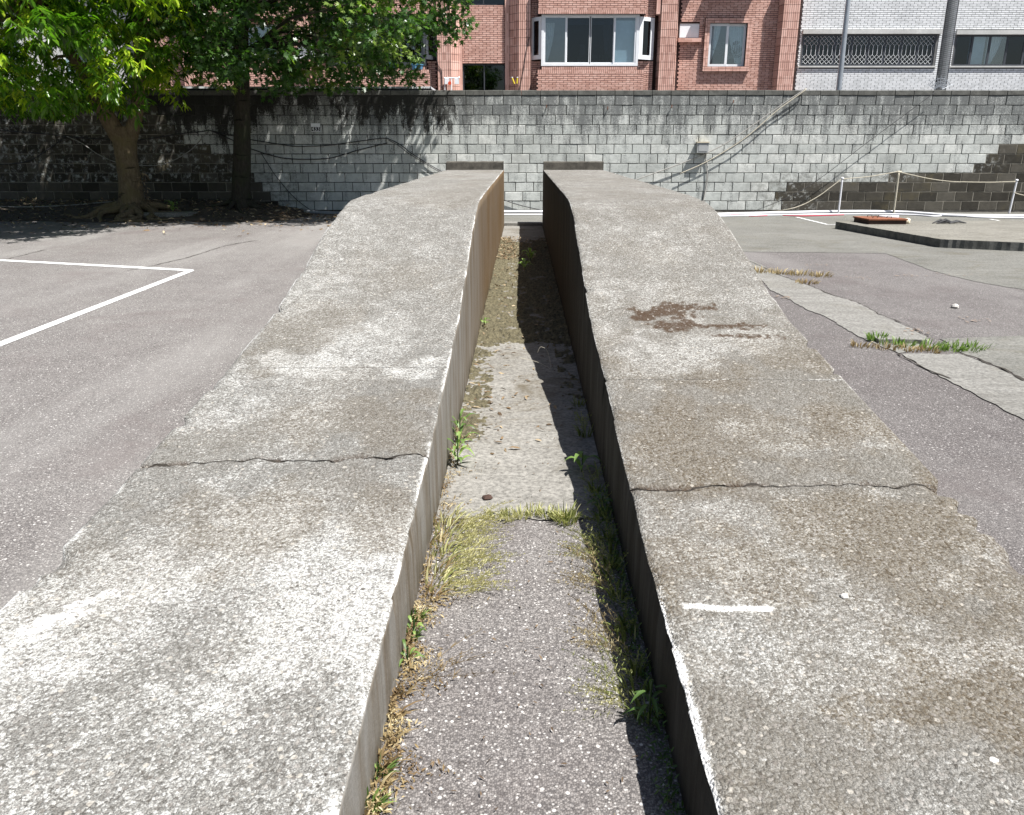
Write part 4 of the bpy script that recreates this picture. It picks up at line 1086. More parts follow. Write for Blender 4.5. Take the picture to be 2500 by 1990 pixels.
# ---- white tiled blocks at the right
DWH = 29.3
def white_block(xl, xr, label, wins, lim, zlow=1.6):
    a, b = wx(xl, 110, DWH), xr if xr < 100 and xl > 100 and xr > 20 else wx(xr, 110, DWH)
    root = empty('tiled_apartment_building', ((a + b) / 2, DWH + 3, 0)); tag(root, label, 'building')
    P_ = Pieces(); hs = []
    for (p, q, t, bo, nb, grille, gl) in wins:
        x0, x1 = wx(p, (t + bo) / 2, DWH), min(b - .1, wx(q, (t + bo) / 2, DWH)); z0, z1 = wz((p + q) / 2, bo, DWH), wz((p + q) / 2, t, DWH)
        hs.append((x0, x1, z0, z1))
        m = MB(); m.box(x0 - .05, x1 + .12, DWH - .10, DWH - .0, z1 + .002, z1 + .13); m.build('lintel', M['plaster'], root)
        m = MB(); m.box(x0 - .10, x1 + .10, DWH - .06, DWH - .0, z0 - .05, z0 - .002); m.build('sill', M['plaster'], root)
        m = MB(); t_ = .05
        for (c, d, e, f) in ((x0, x0 + t_, z0, z1), (x1 - t_, x1, z0, z1), (x0 + t_, x1 - t_, z0, z0 + t_), (x0 + t_, x1 - t_, z1 - t_, z1)): m.box(c, d, DWH + .02, DWH + .10, e, f)
        wo = m.build('window', M['dframe'], root)
        w = (x1 - x0) / nb
        for i in range(nb):
            c, d = x0 + i * w, x0 + (i + 1) * w
            s_ = MB(); s_.box(c + .001, c + .035, DWH + .05, DWH + .09, z0 + t_, z1 - t_); s_.box(d - .035, d - .001, DWH + .05, DWH + .09, z0 + t_, z1 - t_); s_.build('mullion', M['dframe'], wo)
            g = MB(); g.box(c + .03, d - .03, DWH + .065, DWH + .071, z0 + .04, z1 - .04); g.build('pane', M['dglass'] if gl[i % len(gl)] else M['glass'], wo)
            if grille:
                gr = MB(); nst = 6; hh = z1 - z0 - .12; zz0 = z0 + .06; sw = (d - c - .10) / nst
                lev = [0, .085, .17, .255, .34, .66, .745, .83, .915, 1.0]
                for k in range(nst + 1):
                    pts = []; 
                    for li, l in enumerate(lev):
                        ph = li if li < 5 else li + 1
                        sg = 1 if (ph + k) % 2 else -1
                        pts.append((min(d - .03, max(c + .03, c + .05 + k * sw + sg * sw * .46)), DWH + .035, zz0 + hh * l))
                    gr.tube(pts, .006, 4)
                gr.build('grille', M['frame'], wo)
        if not grille:
            curtain(root, x0 + w * 2.1, x0 + w * 2.9, z0, z1, DWH + .3, x0 + w * 2.05, x0 + w * 2.35, 'curtain', 5)
            m = MB(); m.box(x0 + w * 1.05, x0 + w * 1.95, DWH + .3, DWH + .31, z0, z1); m.build('roller_blind', M['blind'], root)
        m = MB(); m.box(x0 - .3, x1 + .3, DWH + 1.2, DWH + 1.22, z0 - .3, z1 + .3); m.build('room_back', M['roomdark'], root)
    P_.add(bricks_in(a + .01, b - .01, zlow, ZB1, [(h[0] - .05, h[1] + .08, h[2] - .055, h[3] + .13) for h in hs]), DWH, pri=0)
    mw = MB(); holed(mw, a, b, 0, ZB1, DWH, DWH + .2, hs); mw.build('wall', M['whjoint'], root)
    # side returns, tiled
    for xx, sg in ((a, -1), (b, 1)):
        m = MB()
        for k in range(int((ZB1 - zlow) / .063)):
            z = zlow + k * .063
            for i in range(8):
                y = DWH + .006 + i * .24; y1 = y + .23
                pts = [(xx + sg * .010, y, z), (xx + sg * .010, y1, z), (xx + sg * .010, y1, z + .053), (xx + sg * .010, y, z + .053)]
                m.face(pts if sg > 0 else pts[::-1])
        o = m.build('side_tiles', M['whtile'], root); o['kind'] = 'stuff'; o['label'] = 'white tiles on the side return'
    m = MB(); m.box(a, a + .2, DWH + .2, DWH + 8, 0, ZB1); m.box(b - .2, b, DWH + .2, DWH + 8, 0, ZB1); m.build('side_wall', M['whjoint'], root)
    m = MB(); m.box(a, b, DWH - .01, DWH + 8, ZB1, 14); m.build('upper_storeys', M['whtile'], root)
    P_.flush(root, 'tile', 'tilework', 'courses of white facing tile', M['whtile'], lim)
    return a, b
a1, b1 = white_block(1950, 2297, 'white tiled apartment block with white scissor grilles over its long window', [(1958, 2282, 83.5, 161, 8, True, (1,))], 300)
a2, b2 = white_block(2325, 2660, 'white tiled apartment block with plain dark sliding window at the far right', [(2330, 2545, 85, 161, 5, False, (1, 0, 0, 1))], 300)
m = MB(); m.box(b1 + .012, a2 - .012, DWH + 1.6, DWH + 1.7, 0, 14)
o = m.build('infill_wall', M['whjoint']); tag(o, 'shaded infill wall in the slot between the white blocks', 'wall')
# pale rendered house behind the left tree
hx0, hx1 = -24.0, BX0 - .25
hs = empty('rendered_house', ((hx0 + hx1) / 2, 30, 0)); tag(hs, 'pale rendered house glimpsed through the left tree', 'building')
hh = [(hx1 - 2.4, hx1 - 1.1, 3.7, 4.9), (hx1 - 5.2, hx1 - 3.8, 3.7, 4.9)]
m = MB(); holed(m, hx0, hx1, 0, 6.4, 29.6, 29.8, hh); m.build('wall', M['plaster'], hs)
for (c, d, e, f) in hh:
    sash(hs, c, d, e, f, 29.64, .06, name='window'); m = MB(); m.box(c - .1, d + .1, 30.4, 30.42, e - .1, f + .1); m.build('room_back', M['roomdark'], hs)
m = MB(); m.prism([(hx0 - .2, 29.3), (hx1 + .1, 29.3), (hx1 + .1, 36), (hx0 - .2, 36)], 6.4, 6.6); m.build('roof', M['rust'], hs)
# ------------------------------------------------------------------ soil bed and trees
nx, ny = 220, 60
gx = np.linspace(-15, -3.9, nx); gy = np.linspace(15.7, 18.69, ny)
XX, YY = np.meshgrid(gx, gy)
hz = .26 * sstep(16.2, 18.3, YY + .5 * (fbm(XX * .8, YY * .8, 3, 5) - .5)) * sstep(-3.9, -6.2, XX) + .05 * (fbm(XX * 3, YY * 3, 4, 6) - .5) + .02 * (fbm(XX * 14, YY * 14, 3, 7) - .5)
edge = sstep(15.7, 16.5, YY + .9 * (fbm(XX * 1.3, YY * 0 + 1, 3, 8) - .5)) * sstep(-3.9, -4.9, XX + .3 * (fbm(YY * 2, XX, 2, 9) - .5))
ZZ = hz * edge - .02 + .03 * edge
q = (np.arange(ny - 1)[:, None] * nx + np.arange(nx - 1)[None, :]).ravel()
soil = fast('soil_bed', np.stack([XX, YY, ZZ], -1).reshape(-1, 3), np.stack([q, q + 1, q + nx + 1, q + nx], -1), M['soil'], None, True)
tag(soil, 'dark soil banked against the wall under the trees', kind='structure')
def soil_z(x, y):
    i = int(np.clip((x + 15) / 11.1 * (nx - 1), 0, nx - 1)); j = int(np.clip((y - 15.7) / 2.99 * (ny - 1), 0, ny - 1)); return max(0.0, float(ZZ[j, i]))

RNG = np.random.default_rng(12)
def norm(a): return a / np.maximum(1e-9, np.linalg.norm(a, axis=-1, keepdims=True))
def leafcloud(name, C, D, Nn, size, tmpl, faces, tint, mat, parent=None):
    n = len(C); k = len(tmpl)
    D = norm(D); S_ = norm(np.cross(D, Nn)); N2 = np.cross(S_, D)
    T = np.array(tmpl)
    V = C[:, None, :] + size[:, None, None] * (T[None, :, 0:1] * D[:, None, :] + T[None, :, 1:2] * S_[:, None, :] + T[None, :, 2:3] * N2[:, None, :])
    F = (np.arange(n)[:, None, None] * k + np.array(faces)[None]).reshape(-1, len(faces[0]))
    t = np.repeat(np.stack([tint, tint, tint], -1), k, 0)
    return fast(name, V.reshape(-1, 3), F, mat, parent, False, {'tint': t})
LANCE = [(0, 0, 0), (.3, .13, .03), (.68, .11, .02), (1, 0, -.10), (.68, -.11, .02), (.3, -.13, .03), (.5, 0, -.015)]
LANCE_F = [(0, 1, 6), (1, 2, 6), (2, 3, 6), (3, 4, 6), (4, 5, 6), (5, 0, 6)]
STAR = [(0, 0, 0), (.20, .50, .03), (.36, .20, .0), (.72, .52, .02), (.60, .14, 0), (1.0, 0, -.06), (.60, -.14, 0), (.72, -.52, .02), (.36, -.20, .0), (.20, -.50, .03), (.38, 0, -.03)]
STAR_F = [(i, (i + 1) % 10, 10) for i in range(10)]

def clumps(center, radii, n, seed, gap, gscale=.9, inner=.35, flat=2.6, zmin=1.9):
    rng = np.random.default_rng(seed); out = []
    c = np.array(center); r = np.array(radii)
    while len(out) < n:
        p = rng.uniform(-1, 1, 3)
        d = (abs(p[0]) ** flat + abs(p[1]) ** flat + abs(p[2]) ** flat) ** (1 / flat)
        if d > 1 or d < inner: continue
        w = c + p * r
        w[2] += .35 * (vnoise(w[0] * 1.3, w[1] * 1.3, seed) - .5) * 2 * (p[2] < -.4)
        if w[2] < zmin: continue
        if fbm(w[0] * gscale, w[1] * gscale * .6 + w[2] * gscale, 3, seed + 1) < gap: continue
        out.append((*w, d))
    return np.array(out)
def limb(m, a, b, r0, r1, rnd, n=7, sag=.25):
    a, b = Vector(a), Vector(b); pts = []; rs = []
    perp = Vector((rnd.uniform(-1, 1), rnd.uniform(-1, 1), rnd.uniform(-.2, 1)))
    for i in range(n):
        t = i / (n - 1); p = a.lerp(b, t) + perp * sag * math.sin(math.pi * t) * .6 + Vector((rnd.uniform(-1, 1), rnd.uniform(-1, 1), rnd.uniform(-1, 1))) * .03
        p.z += sag * math.sin(math.pi * t)
        pts.append(p); rs.append(r0 + (r1 - r0) * t)
    pts[0] = a; pts[-1] = b
    m.tube(pts, rs, 7)
    return pts
def trunk_tube(m, pts, rad, seed, sides=18, sub=6, rough=.06):
    """smooth tapered trunk with lumps"""
    P = np.array(pts, float); t = np.linspace(0, len(P) - 1, (len(P) - 1) * sub + 1)
    X = np.stack([np.interp(t, np.arange(len(P)), P[:, k]) for k in range(3)], -1)
    k = np.hanning(sub + 2); k /= k.sum()
    Xs = X.copy()
    for c in range(3): Xs[:, c] = np.convolve(np.pad(X[:, c], len(k) // 2, mode='edge'), k, 'same')[len(k) // 2:len(k) // 2 + len(X)]
    Xs[0], Xs[-1] = X[0], X[-1]
    R = np.interp(t, np.arange(len(P)), rad)
    b = len(m.v)
    for i in range(len(Xs)):
        for s in range(sides):
            w = 2 * math.pi * s / sides
            r = R[i] * (1 + rough * 2 * (float(fbm(math.cos(w) * 1.5 + 5, math.sin(w) * 1.5 + Xs[i][2] * 1.6, 3, seed)) - .5))
            m.v.append((Xs[i][0] + r * math.cos(w), Xs[i][1] + r * math.sin(w), Xs[i][2]))
    for i in range(len(Xs) - 1):
        for s in range(sides):
            s2 = (s + 1) % sides
            m.f.append((b + i * sides + s, b + i * sides + s2, b + (i + 1) * sides + s2, b + (i + 1) * sides + s)); m.m.append(0)
    m.f.append(tuple(b + (len(Xs) - 1) * sides + s for s in range(sides))); m.m.append(0)

# ---- glossy-leaved forked tree at the left
DA = 17.2
def at(x, y, d): return wl(x, y, d)
base = at(322, 512, DA); base = (base[0], DA, soil_z(base[0], DA) - .03)
ta = empty('broadleaf_tree', base); tag(ta, 'forked pale-trunked tree with bright glossy drooping leaves at the left', 'tree')
rnd = random.Random(21)
m = MB()
f0 = at(303, 330, DA); fl = at(252, 270, DA - .2); fl2 = at(225, 205, DA - .5); fr_ = at(336, 270, DA - .1); fr2 = at(340, 205, DA - .15)
mid1 = at(318, 440, DA); mid2 = at(308, 380, DA)
trunk_tube(m, [(base[0], DA, base[2] - .1), (base[0] - .0, DA, base[2] + .12), (mid1[0], DA, mid1[2]), (mid2[0], DA, mid2[2]), (f0[0], DA, f0[2]), (f0[0] - .03, DA, f0[2] + .16)], [.36, .27, .225, .205, .235, .25], 3)
trunk_tube(m, [(f0[0] - .06, DA, f0[2] - .12), fl, fl2, (fl2[0] - .3, fl2[1] - .6, fl2[2] + .9)], [.20, .165, .14, .09], 4, 12)
trunk_tube(m, [(f0[0] + .08, DA, f0[2] - .10), fr_, fr2, (fr2[0] + .3, fr2[1] - .2, fr2[2] + 1.2)], [.165, .125, .11, .07], 5, 12)
for k in range(13):     # buttress roots creeping over the soil
    an = rnd.uniform(0, 2 * math.pi) if k > 5 else [-.2, -.5, -1.2, -2.1, -2.7, 3.5][k]
    L = rnd.uniform(.5, 1.3); pts = []; rs = []
    for i in range(9):
        t = i / 8; r = .17 + L * t; aa = an + .35 * math.sin(t * 5 + k)
        x, y = base[0] + r * math.cos(aa), min(18.6, DA + r * math.sin(aa))
        pts.append((x, y, soil_z(x, y) + (.16 * (1 - t) ** 2) + .028 * math.sin(t * 9 + k) * (1 - t) + .005)); rs.append(.085 * (1 - t) + .016)
    m.tube(pts, rs, 7)
m.build('trunk', M['barka'], ta, True)
CA = clumps((-8.75, 15.1, 4.5), (3.45, 3.55, 2.6), 900, 31, .375, 1.0, .2, 3.2, 2.05)
hubs = [Vector((fl2[0] - .3, fl2[1] - .6, fl2[2] + .9)), Vector((fr2[0] + .3, fr2[1] - .2, fr2[2] + 1.2)), Vector(fl2)]
sel = CA[RNG.permutation(len(CA))[:46]]
for c in sel:
    lm = MB(); h = min(hubs, key=lambda q: (q - Vector(c[:3])).length)
    limb(lm, h, c[:3], .055, .012, rnd); lm.build('limb', M['barka'], ta, True)
def fill(CL, per, rad, seed, kind):
    rng = np.random.default_rng(seed); C = []; D = []; N_ = []; T = []; Sz = []
    for c in CL:
        n = int(rng.integers(int(per * .7), int(per * 1.3)))
        o = norm(rng.normal(size=(n, 3))) * (rng.uniform(.15, 1, n) ** .6)[:, None] * rad * rng.uniform(.75, 1.25)
        o[:, 2] *= .62
        out = norm(o + np.array([0, 0, .02]))
        young = rng.uniform() < (.38 if kind == 'a' else .16)
        if kind == 'a':
            # sprays of leaves hanging from a few twig tips
            k = max(1, n // 8); tips = norm(rng.normal(size=(k, 3))) * rad * rng.uniform(.3, 1, (k, 1)); tips[:, 2] *= .7
            w = rng.integers(0, k, n); o = tips[w] + rng.normal(size=(n, 3)) * .03
            hor = rng.normal(size=(n, 3)); hor[:, 2] = 0
            d = norm(norm(hor) * .75 + norm(tips[w]) * .25 + np.array([0, 0, -.55]) + rng.normal(size=(n, 3)) * .18)
            nn = norm(np.array([0, 0, 1.0]) + hor * .25 + rng.normal(size=(n, 3)) * .2)
        else:
            d = norm(out * .6 + rng.normal(size=(n, 3)) * .6 + np.array([0, 0, -.35])); nn = norm(np.array([.25, -.18, .8]) + rng.normal(size=(n, 3)) * .5)
        C.append(np.array(c[:3]) + o); D.append(d); N_.append(nn)
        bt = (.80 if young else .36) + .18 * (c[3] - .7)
        T.append(np.clip(bt + rng.normal(size=n) * .14, 0, 1)); Sz.append(rng.uniform(.75, 1.2, n))
    return [np.concatenate(q) for q in (C, D, N_, T, Sz)]
C, D, N_, T, Sz = fill(CA, 76, .42, 41, 'a')
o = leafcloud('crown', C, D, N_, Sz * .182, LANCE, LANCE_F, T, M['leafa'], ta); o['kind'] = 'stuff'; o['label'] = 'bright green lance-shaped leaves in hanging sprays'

# ---- dark straight tree with lobed leaves
DBT = 17.75
bb = at(590, 505, DBT); bb = (bb[0], DBT, soil_z(bb[0], DBT) - .02)
tb = empty('lobed_leaf_tree', bb); tag(tb, 'straight dark-trunked tree with lobed leaves in front of the wall', 'tree')
m = MB(); tp = at(588, 60, DBT); md = at(592, 300, DBT)
trunk_tube(m, [(bb[0], DBT, bb[2] - .08), (bb[0], DBT, bb[2] + .15), (md[0], DBT, md[2]), (tp[0], DBT, tp[2]), (tp[0] + .1, DBT - .1, 6.2)], [.30, .205, .165, .150, .09], 13, 16)
for k in range(9):
    an = k * .7 + rnd.uniform(-.2, .2); L = rnd.uniform(.25, .7); pts = []; rs = []
    for i in range(7):
        t = i / 6; r = .15 + L * t; x, y = bb[0] + r * math.cos(an + .3 * t), min(18.6, DBT + r * math.sin(an + .3 * t))
        pts.append((x, y, soil_z(x, y) + .10 * (1 - t) ** 2 + .004)); rs.append(.06 * (1 - t) + .012)
    m.tube(pts, rs, 6)
m.build('trunk', M['barkb'], tb, True)
CB = clumps((-4.0, 17.0, 5.2), (3.35, 2.85, 2.75), 470, 51, .445, 1.15, .2, 2.5, 2.45)
# the right flank rides higher, the left hangs behind the other tree
keep = CB[:, 2] > 2.45 + .55 * sstep(-2.6, -1.0, CB[:, 0])
CB = CB[keep]
hang = []
for (sx, sy, d) in [(690, 168, 17.0), (715, 185, 17.1), (750, 160, 16.9), (800, 190, 17.3), (815, 200, 17.2), (845, 175, 17.0), (870, 190, 17.2), (640, 150, 17.0), (940, 150, 17.0), (985, 170, 17.1), (1000, 190, 17.1), (900, 130, 17.0), (1040, 100, 17.1), (1090, 70, 17.2), (1110, 50, 17.3), (1060, 40, 17.0), (500, 150, 17.0), (525, 110, 17.0), (545, 80, 17.0), (470, 130, 17.2), (760, 120, 17.1), (720, 100, 17.3), (600, 40, 17.0), (1095, 45, 17.3), (860, 95, 17.0), (800, 70, 17.1), (960, 90, 17.0), (1000, 60, 17.1)]:
    hang.append((*wl(sx, sy, d), .9))
CB = np.concatenate([CB, np.array(hang)])
hubs = [Vector((tp[0], DBT, z)) for z in (3.2, 3.8, 4.5, 5.2, 6.0)]
sel = CB[RNG.permutation(len(CB))[:54]]
for c in sel:
    lm = MB(); h = min(hubs, key=lambda q: (q - Vector(c[:3])).length + abs(q.z + .3 - c[2]))
    limb(lm, h, c[:3], .045, .008, rnd, sag=.15); lm.build('limb', M['barkb'], tb, True)
C, D, N_, T, Sz = fill(CB, 66, .40, 61, 'b')
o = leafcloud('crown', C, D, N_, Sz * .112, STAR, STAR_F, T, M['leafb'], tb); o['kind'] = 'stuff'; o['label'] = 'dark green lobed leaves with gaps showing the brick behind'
# ------------------------------------------------------------------ things on and by the wall
def smooth_pts(pts, n=6):
    P = [Vector(p) for p in pts]; out = []
    for i in range(len(P) - 1):
        p0, p1, p2, p3 = P[max(0, i - 1)], P[i], P[i + 1], P[min(len(P) - 1, i + 2)]
        for k in range(n):
            t = k / n
            out.append(.5 * ((2 * p1) + (p2 - p0) * t + (2 * p0 - 5 * p1 + 4 * p2 - p3) * t * t + (3 * p1 - p0 - 3 * p2 + p3) * t ** 3))
    out.append(P[-1]); return out
def line(name, pts, r, mat, label, cat, group=None, sides=6, n=6):
    m = MB(); m.tube(smooth_pts(pts, n), r, sides)
    return tag(m.build(name, M[mat], None, True), label, cat, group)
def wp(lst, off=.03): return [wl(x, y, DW - off) for x, y in lst]
line('cable', wp([(-40, 312), (0, 317), (30, 321), (89, 325), (168, 334), (273, 341), (337, 342), (446, 326), (495, 321), (510, 317)]), .012, 'cable', 'black cable swagged along the dark wall to the left hook', 'cable')
line('cable', wp([(163, 333), (200, 350), (240, 377), (290, 398), (345, 404), (400, 401), (455, 374), (485, 347), (507, 320)], .05), .010, 'cablel', 'grey cable sagging low behind the forked tree', 'cable')
line('cable', wp([(163, 332), (85, 386), (40, 399), (-30, 402)], .04), .010, 'cable', 'cable drooping to the left edge of the dark wall', 'cable')
line('cable', wp([(519, 321), (574, 345), (606, 361), (632, 370), (650, 376), (691, 386), (737, 389), (800, 387), (840, 377), (873, 367), (946, 349)]), .011, 'cable', 'lower of two black cables swagged right of the dark trunk', 'cable')
line('cable', wp([(512, 319), (539, 325), (574, 333), (606, 340), (667, 350), (717, 357), (756, 357), (800, 355), (861, 347), (928, 338), (948, 339)], .045), .011, 'cable', 'upper of two black cables swagged right of the dark trunk', 'cable')
line('cable', wp([(636, 372), (650, 394), (675, 432), (717, 481), (755, 511)], .04), .008, 'cable', 'thin black cable dropping diagonally to the wall foot', 'cable')
line('cable', wp([(948, 339), (970, 349), (988, 361), (1007, 376), (1083, 421), (1232, 489), (1330, 515)], .035), .010, 'cable', 'black cable running down behind the left ramp end', 'cable')
line('cable', wp([(948, 342), (975, 357), (1000, 376), (1075, 421), (1150, 458)], .05), .008, 'cable', 'second thinner cable running down behind the left ramp end', 'cable')
line('cable', [wl(1965, 216, DW - .05)] + wp([(1961, 221), (1911, 254), (1848, 299), (1777, 347), (1729, 372), (1686, 390), (1650, 404), (1545, 442)], .07), .011, 'cablel', 'pale cable slanting from the wall top down past the grey box', 'cable')
line('cable', [wl(1966, 217, DW - .05)] + wp([(1962, 223), (1896, 271), (1846, 315), (1802, 349), (1725, 395), (1660, 424)], .09), .009, 'rope', 'second pale cable slanting below the first from the wall top', 'cable')
line('cable', wp([(2289, 221), (2128, 340), (1967, 459), (1838, 517)], .12), .006, 'cable', 'thin dark wire slanting across the right half of the wall', 'wire')
line('conduit', wp([(1725, 374), (1722, 388), (1726, 398), (1726, 438), (1722, 465), (1716, 495), (1716, 512)], .03), .014, 'cablel', 'grey conduit hanging from the box down to the ground', 'conduit')
# junction box
bx = empty('junction_box', wl(1716, 360, DW)); tag(bx, 'grey electrical box with cream lid on the white wall', 'box')
p, q = wl(1702, 373, DW - .15), wl(1731, 348.5, DW - .15)
m = MB(); m.box(p[0], q[0], DW - .15, DW - .008, p[2], q[2]); m.build('case', M['boxgrey'], bx)
m = MB(); m.prism([(p[0] - .012, DW - .17), (q[0] + .012, DW - .17), (q[0] + .012, DW - .006), (p[0] - .012, DW - .006)], q[2], q[2] + .022); m.build('lid', M['cream'], bx)
m = MB(); m.box(p[0] + .03, q[0] - .03, DW - .156, DW - .15, p[2] + .03, q[2] - .03); m.build('door', M['boxgrey'], bx)
# number plate
sg = empty('number_plate', wl(770, 314, DW)); tag(sg, 'small number plate with white digits on the shaded wall', 'sign')
a, b = wl(760, 320, DW - .01), wl(781, 301, DW - .01); zm = wl(770, 310, DW)[2]
m = MB(); m.box(a[0], b[0], DW - .012, DW - .004, a[2] - .01, b[2]); m.build('plate', M['frame'], sg)
m = MB(); m.box(a[0] + .006, b[0] - .006, DW - .015, DW - .012, a[2], zm); m.build('dark_band', M['black'], sg)
cu = bpy.data.curves.new('digits', 'FONT'); cu.body = '433'; cu.size = .115; cu.align_x = 'CENTER'; cu.align_y = 'CENTER'; cu.extrude = .001
cu.materials.append(M['frame'])
_t = bpy.data.objects.new('digits_curve', cu); COL.objects.link(_t); bpy.context.view_layer.update()
_me = bpy.data.meshes.new_from_object(_t.evaluated_get(bpy.context.evaluated_depsgraph_get())); bpy.data.objects.remove(_t)
to = bpy.data.objects.new('digits', _me); to.location = ((a[0] + b[0]) / 2, DW - .017, (a[2] + zm) / 2); to.rotation_euler = (math.pi / 2, 0, 0)
COL.objects.link(to); inv_parent(to, sg)
# hooks / rusty pins left in the wall top
for k, (x, y, lab) in enumerate([(1334, 262, 'rusty pin leaking a stain left of the bay window axis'), (1483, 266, 'rusty pin leaking a stain below the bay window'), (1639, 262, 'rusty pin leaking a stain below the brick pier'), (1789, 250, 'rusty pin in the wall below the small window')]):
    p = wl(x, y, DW); m = MB(); m.tube([(p[0], DW - .05, p[2] + .05), (p[0], DW - .05, p[2]), (p[0], DW + .02, p[2] - .01)], .009, 6)
    tag(m.build('rusty_pin', M['rust']), lab, 'pin', 'rusty pins in the wall')
# posts and ropes
def post(bs, ts, label, cap, mat, bend=None):
    p0 = wl(*bs, 18.32); p1 = wl(*ts, 18.32)
    o = empty('post', (p0[0], 18.32, 0)); tag(o, label, 'post', 'rope posts by the wall')
    pts = [(p0[0], 18.32, 0.0), (p0[0] + (p1[0] - p0[0]) * .2 + (bend or 0), 18.31, p1[2] * .25), (p1[0], 18.30, p1[2])]
    m = MB(); m.tube(smooth_pts(pts, 6), .021, 8); m.build('shaft', M[mat], o, True)
    m = MB()
    if cap == 'tee': m.tube([(p1[0] - .05, 18.30, p1[2]), (p1[0] + .05, 18.30, p1[2])], .024, 8)
    else: m.tube([(p1[0], 18.30, p1[2] - .02), (p1[0], 18.30, p1[2] + .01), (p1[0], 18.30, p1[2] + .03)], [.026, .034, .02], 10)
    m.build('cap', M[mat], o, True)
    return p1
t1 = post((2047, 517), (2055.7, 436), 'white pipe post nearest the ramps, against the bare blocks', 'knob', 'pvc')
t2 = post((2182, 515), (2193.6, 420), 'tallest rope post with a tee top, middle of the three', 'tee', 'rope')
t3 = post((2463, 523), (2481, 441), 'white rope post leaning at the far right edge', 'knob', 'pvc', .0)
def rp(l): return [wl(x, y, 18.29) for x, y in l]
line('rope', rp([(2056, 437), (2095, 434), (2130, 430), (2165, 424), (2192, 419)]), .009, 'rope', 'rope tied between the near and the tallest post', 'rope')
line('rope', rp([(2195, 420), (2230, 428), (2262, 435), (2300, 441), (2340, 444), (2420, 445), (2479, 443)]), .009, 'rope', 'rope sagging from the tallest post to the leaning post', 'rope')
line('rope', rp([(2055, 437), (2030, 456), (2000, 478), (1960, 500), (1920, 512)]) + [(*gp(1880, 519)[:2], .02)], .009, 'rope', 'rope running from the first post down to the ground', 'rope')
line('rope', rp([(2475, 470), (2500, 477), (2560, 486)]), .009, 'rope', 'rope leaving the leaning post towards the right edge', 'rope')
# pipes along the wall foot
def gl_(lst, z): return [(*gp(x, y, z)[:2], z) for x, y in lst]
line('pipe', gl_([(1555, 528), (1700, 525), (1850, 521), (2050, 516.5), (2190, 517.5), (2250, 521), (2330, 526), (2500, 527.5), (2620, 528)], .035), .034, 'pvc', 'thick white plastic pipe lying along the right wall foot', 'pipe')
line('pipe', gl_([(1560, 531), (1700, 529), (1900, 525), (2100, 522.5), (2220, 524), (2280, 528), (2320, 524.5), (2380, 530), (2500, 532), (2600, 533)], .02), .018, 'pvc', 'thinner white pipe wandering in front of the thick one', 'pipe')
line('hose', gl_([(1700, 528.5), (1780, 525.5), (1840, 527.5), (1900, 525.5), (1960, 527.5), (2060, 524.5)], .013), .013, 'redhose', 'short red hose beside the white pipes', 'hose')
line('pipe', gl_([(1205, 517), (1330, 517)], .035) , .036, 'pvc', 'white pipe seen through the gap between the ramp ends', 'pipe')
line('pipe', gl_([(1190, 524), (1340, 524)], .018), .017, 'pvc', 'thin white pipe in the gap between the ramp ends', 'pipe')
line('pipe', gl_([(560, 497), (640, 506), (690, 511), (800, 518), (900, 520), (1000, 520)], .05), .022, 'pvcg', 'grey pipe at the wall foot right of the dark trunk', 'pipe')
line('pipe', gl_([(615, 500), (680, 513), (760, 519), (860, 523)], .03), .016, 'pvcg', 'thin grey pipe bowing out in front of the shaded wall', 'pipe')
line('pipe', [wl(-40, 493, 18.3), wl(60, 494, 18.3), wl(160, 492, 18.4)], .016, 'pvcg', 'grey pipe on the soil at the far left', 'pipe')
line('cable', [(x, y, soil_z(x, y) + .02) for x, y in [(-10.9, 17.6), (-10.2, 17.55), (-9.3, 17.6), (-8.6, 17.8), (-8.2, 17.95)]], .010, 'cablel', 'pale cable trailing over the soil to the forked trunk', 'cable')
p = gp(700, 511, .06); m = MB(); m.prism([(p[0] - .24, p[1] - .12), (p[0] + .22, p[1] - .16), (p[0] + .26, p[1] + .08), (p[0] - .2, p[1] + .12)], .075, .095)
tag(m.build('plastic_sheet', M['sheet']), 'scrap of pale plastic lying on the grey pipes', 'scrap')
m = MB(); p = (-6.95, 17.05); m.prism(jag([(p[0] - .55, p[1] - .22), (p[0] + .45, p[1] - .26), (p[0] + .55, p[1] + .16), (p[0] - .5, p[1] + .2)], .08, .012, 5), -.02, .13)
tag(m.build('broken_slab', M['kerb']), 'broken concrete slab between the two trunks', 'slab')

# raised slab with rusty hatch
zt = .125
TL, FC, FR2 = gp(2040.6, 541, zt), gp(2297, 584, zt), gp(2500, 592.5, zt)
sl = empty('raised_slab', (TL[0] + 2, TL[1] - 1, 0)); tag(sl, 'low raised concrete slab with ragged dark edge at the right', 'slab')
poly = jag([TL[:2], FC[:2], FR2[:2], (13.0, FR2[1] - .35), (13.5, TL[1] + .5), (TL[0] + 1.2, TL[1] + .1)], .05, .010, 8)
m = MB(); m.prism(poly, -.02, zt, 0, 1); m.build('deck', [M['kerb'], M['cap']], sl)
hb = empty('hatch', gp(2150, 545, zt)); tag(hb, 'rusty steel hatch cover sitting on the raised slab', 'hatch')
FL_, FR_, BL_ = Vector(gp(2121, 548, zt)), Vector(gp(2213, 548, zt)), Vector(gp(2083, 541, zt)); BR_ = FR_ + (BL_ - FL_)
def inset(k): 
    c = (FL_ + FR_ + BL_ + BR_) / 4; return [((v - c) * k + c) for v in (FL_, FR_, BR_, BL_)]
m = MB(); m.prism([v.xy for v in inset(.98)], zt - .01, zt + .07); m.build('curb', M['rustd'], hb)
m = MB(); m.prism([v.xy for v in inset(1.04)], zt + .07, zt + .092); m.build('lid', M['rust'], hb)
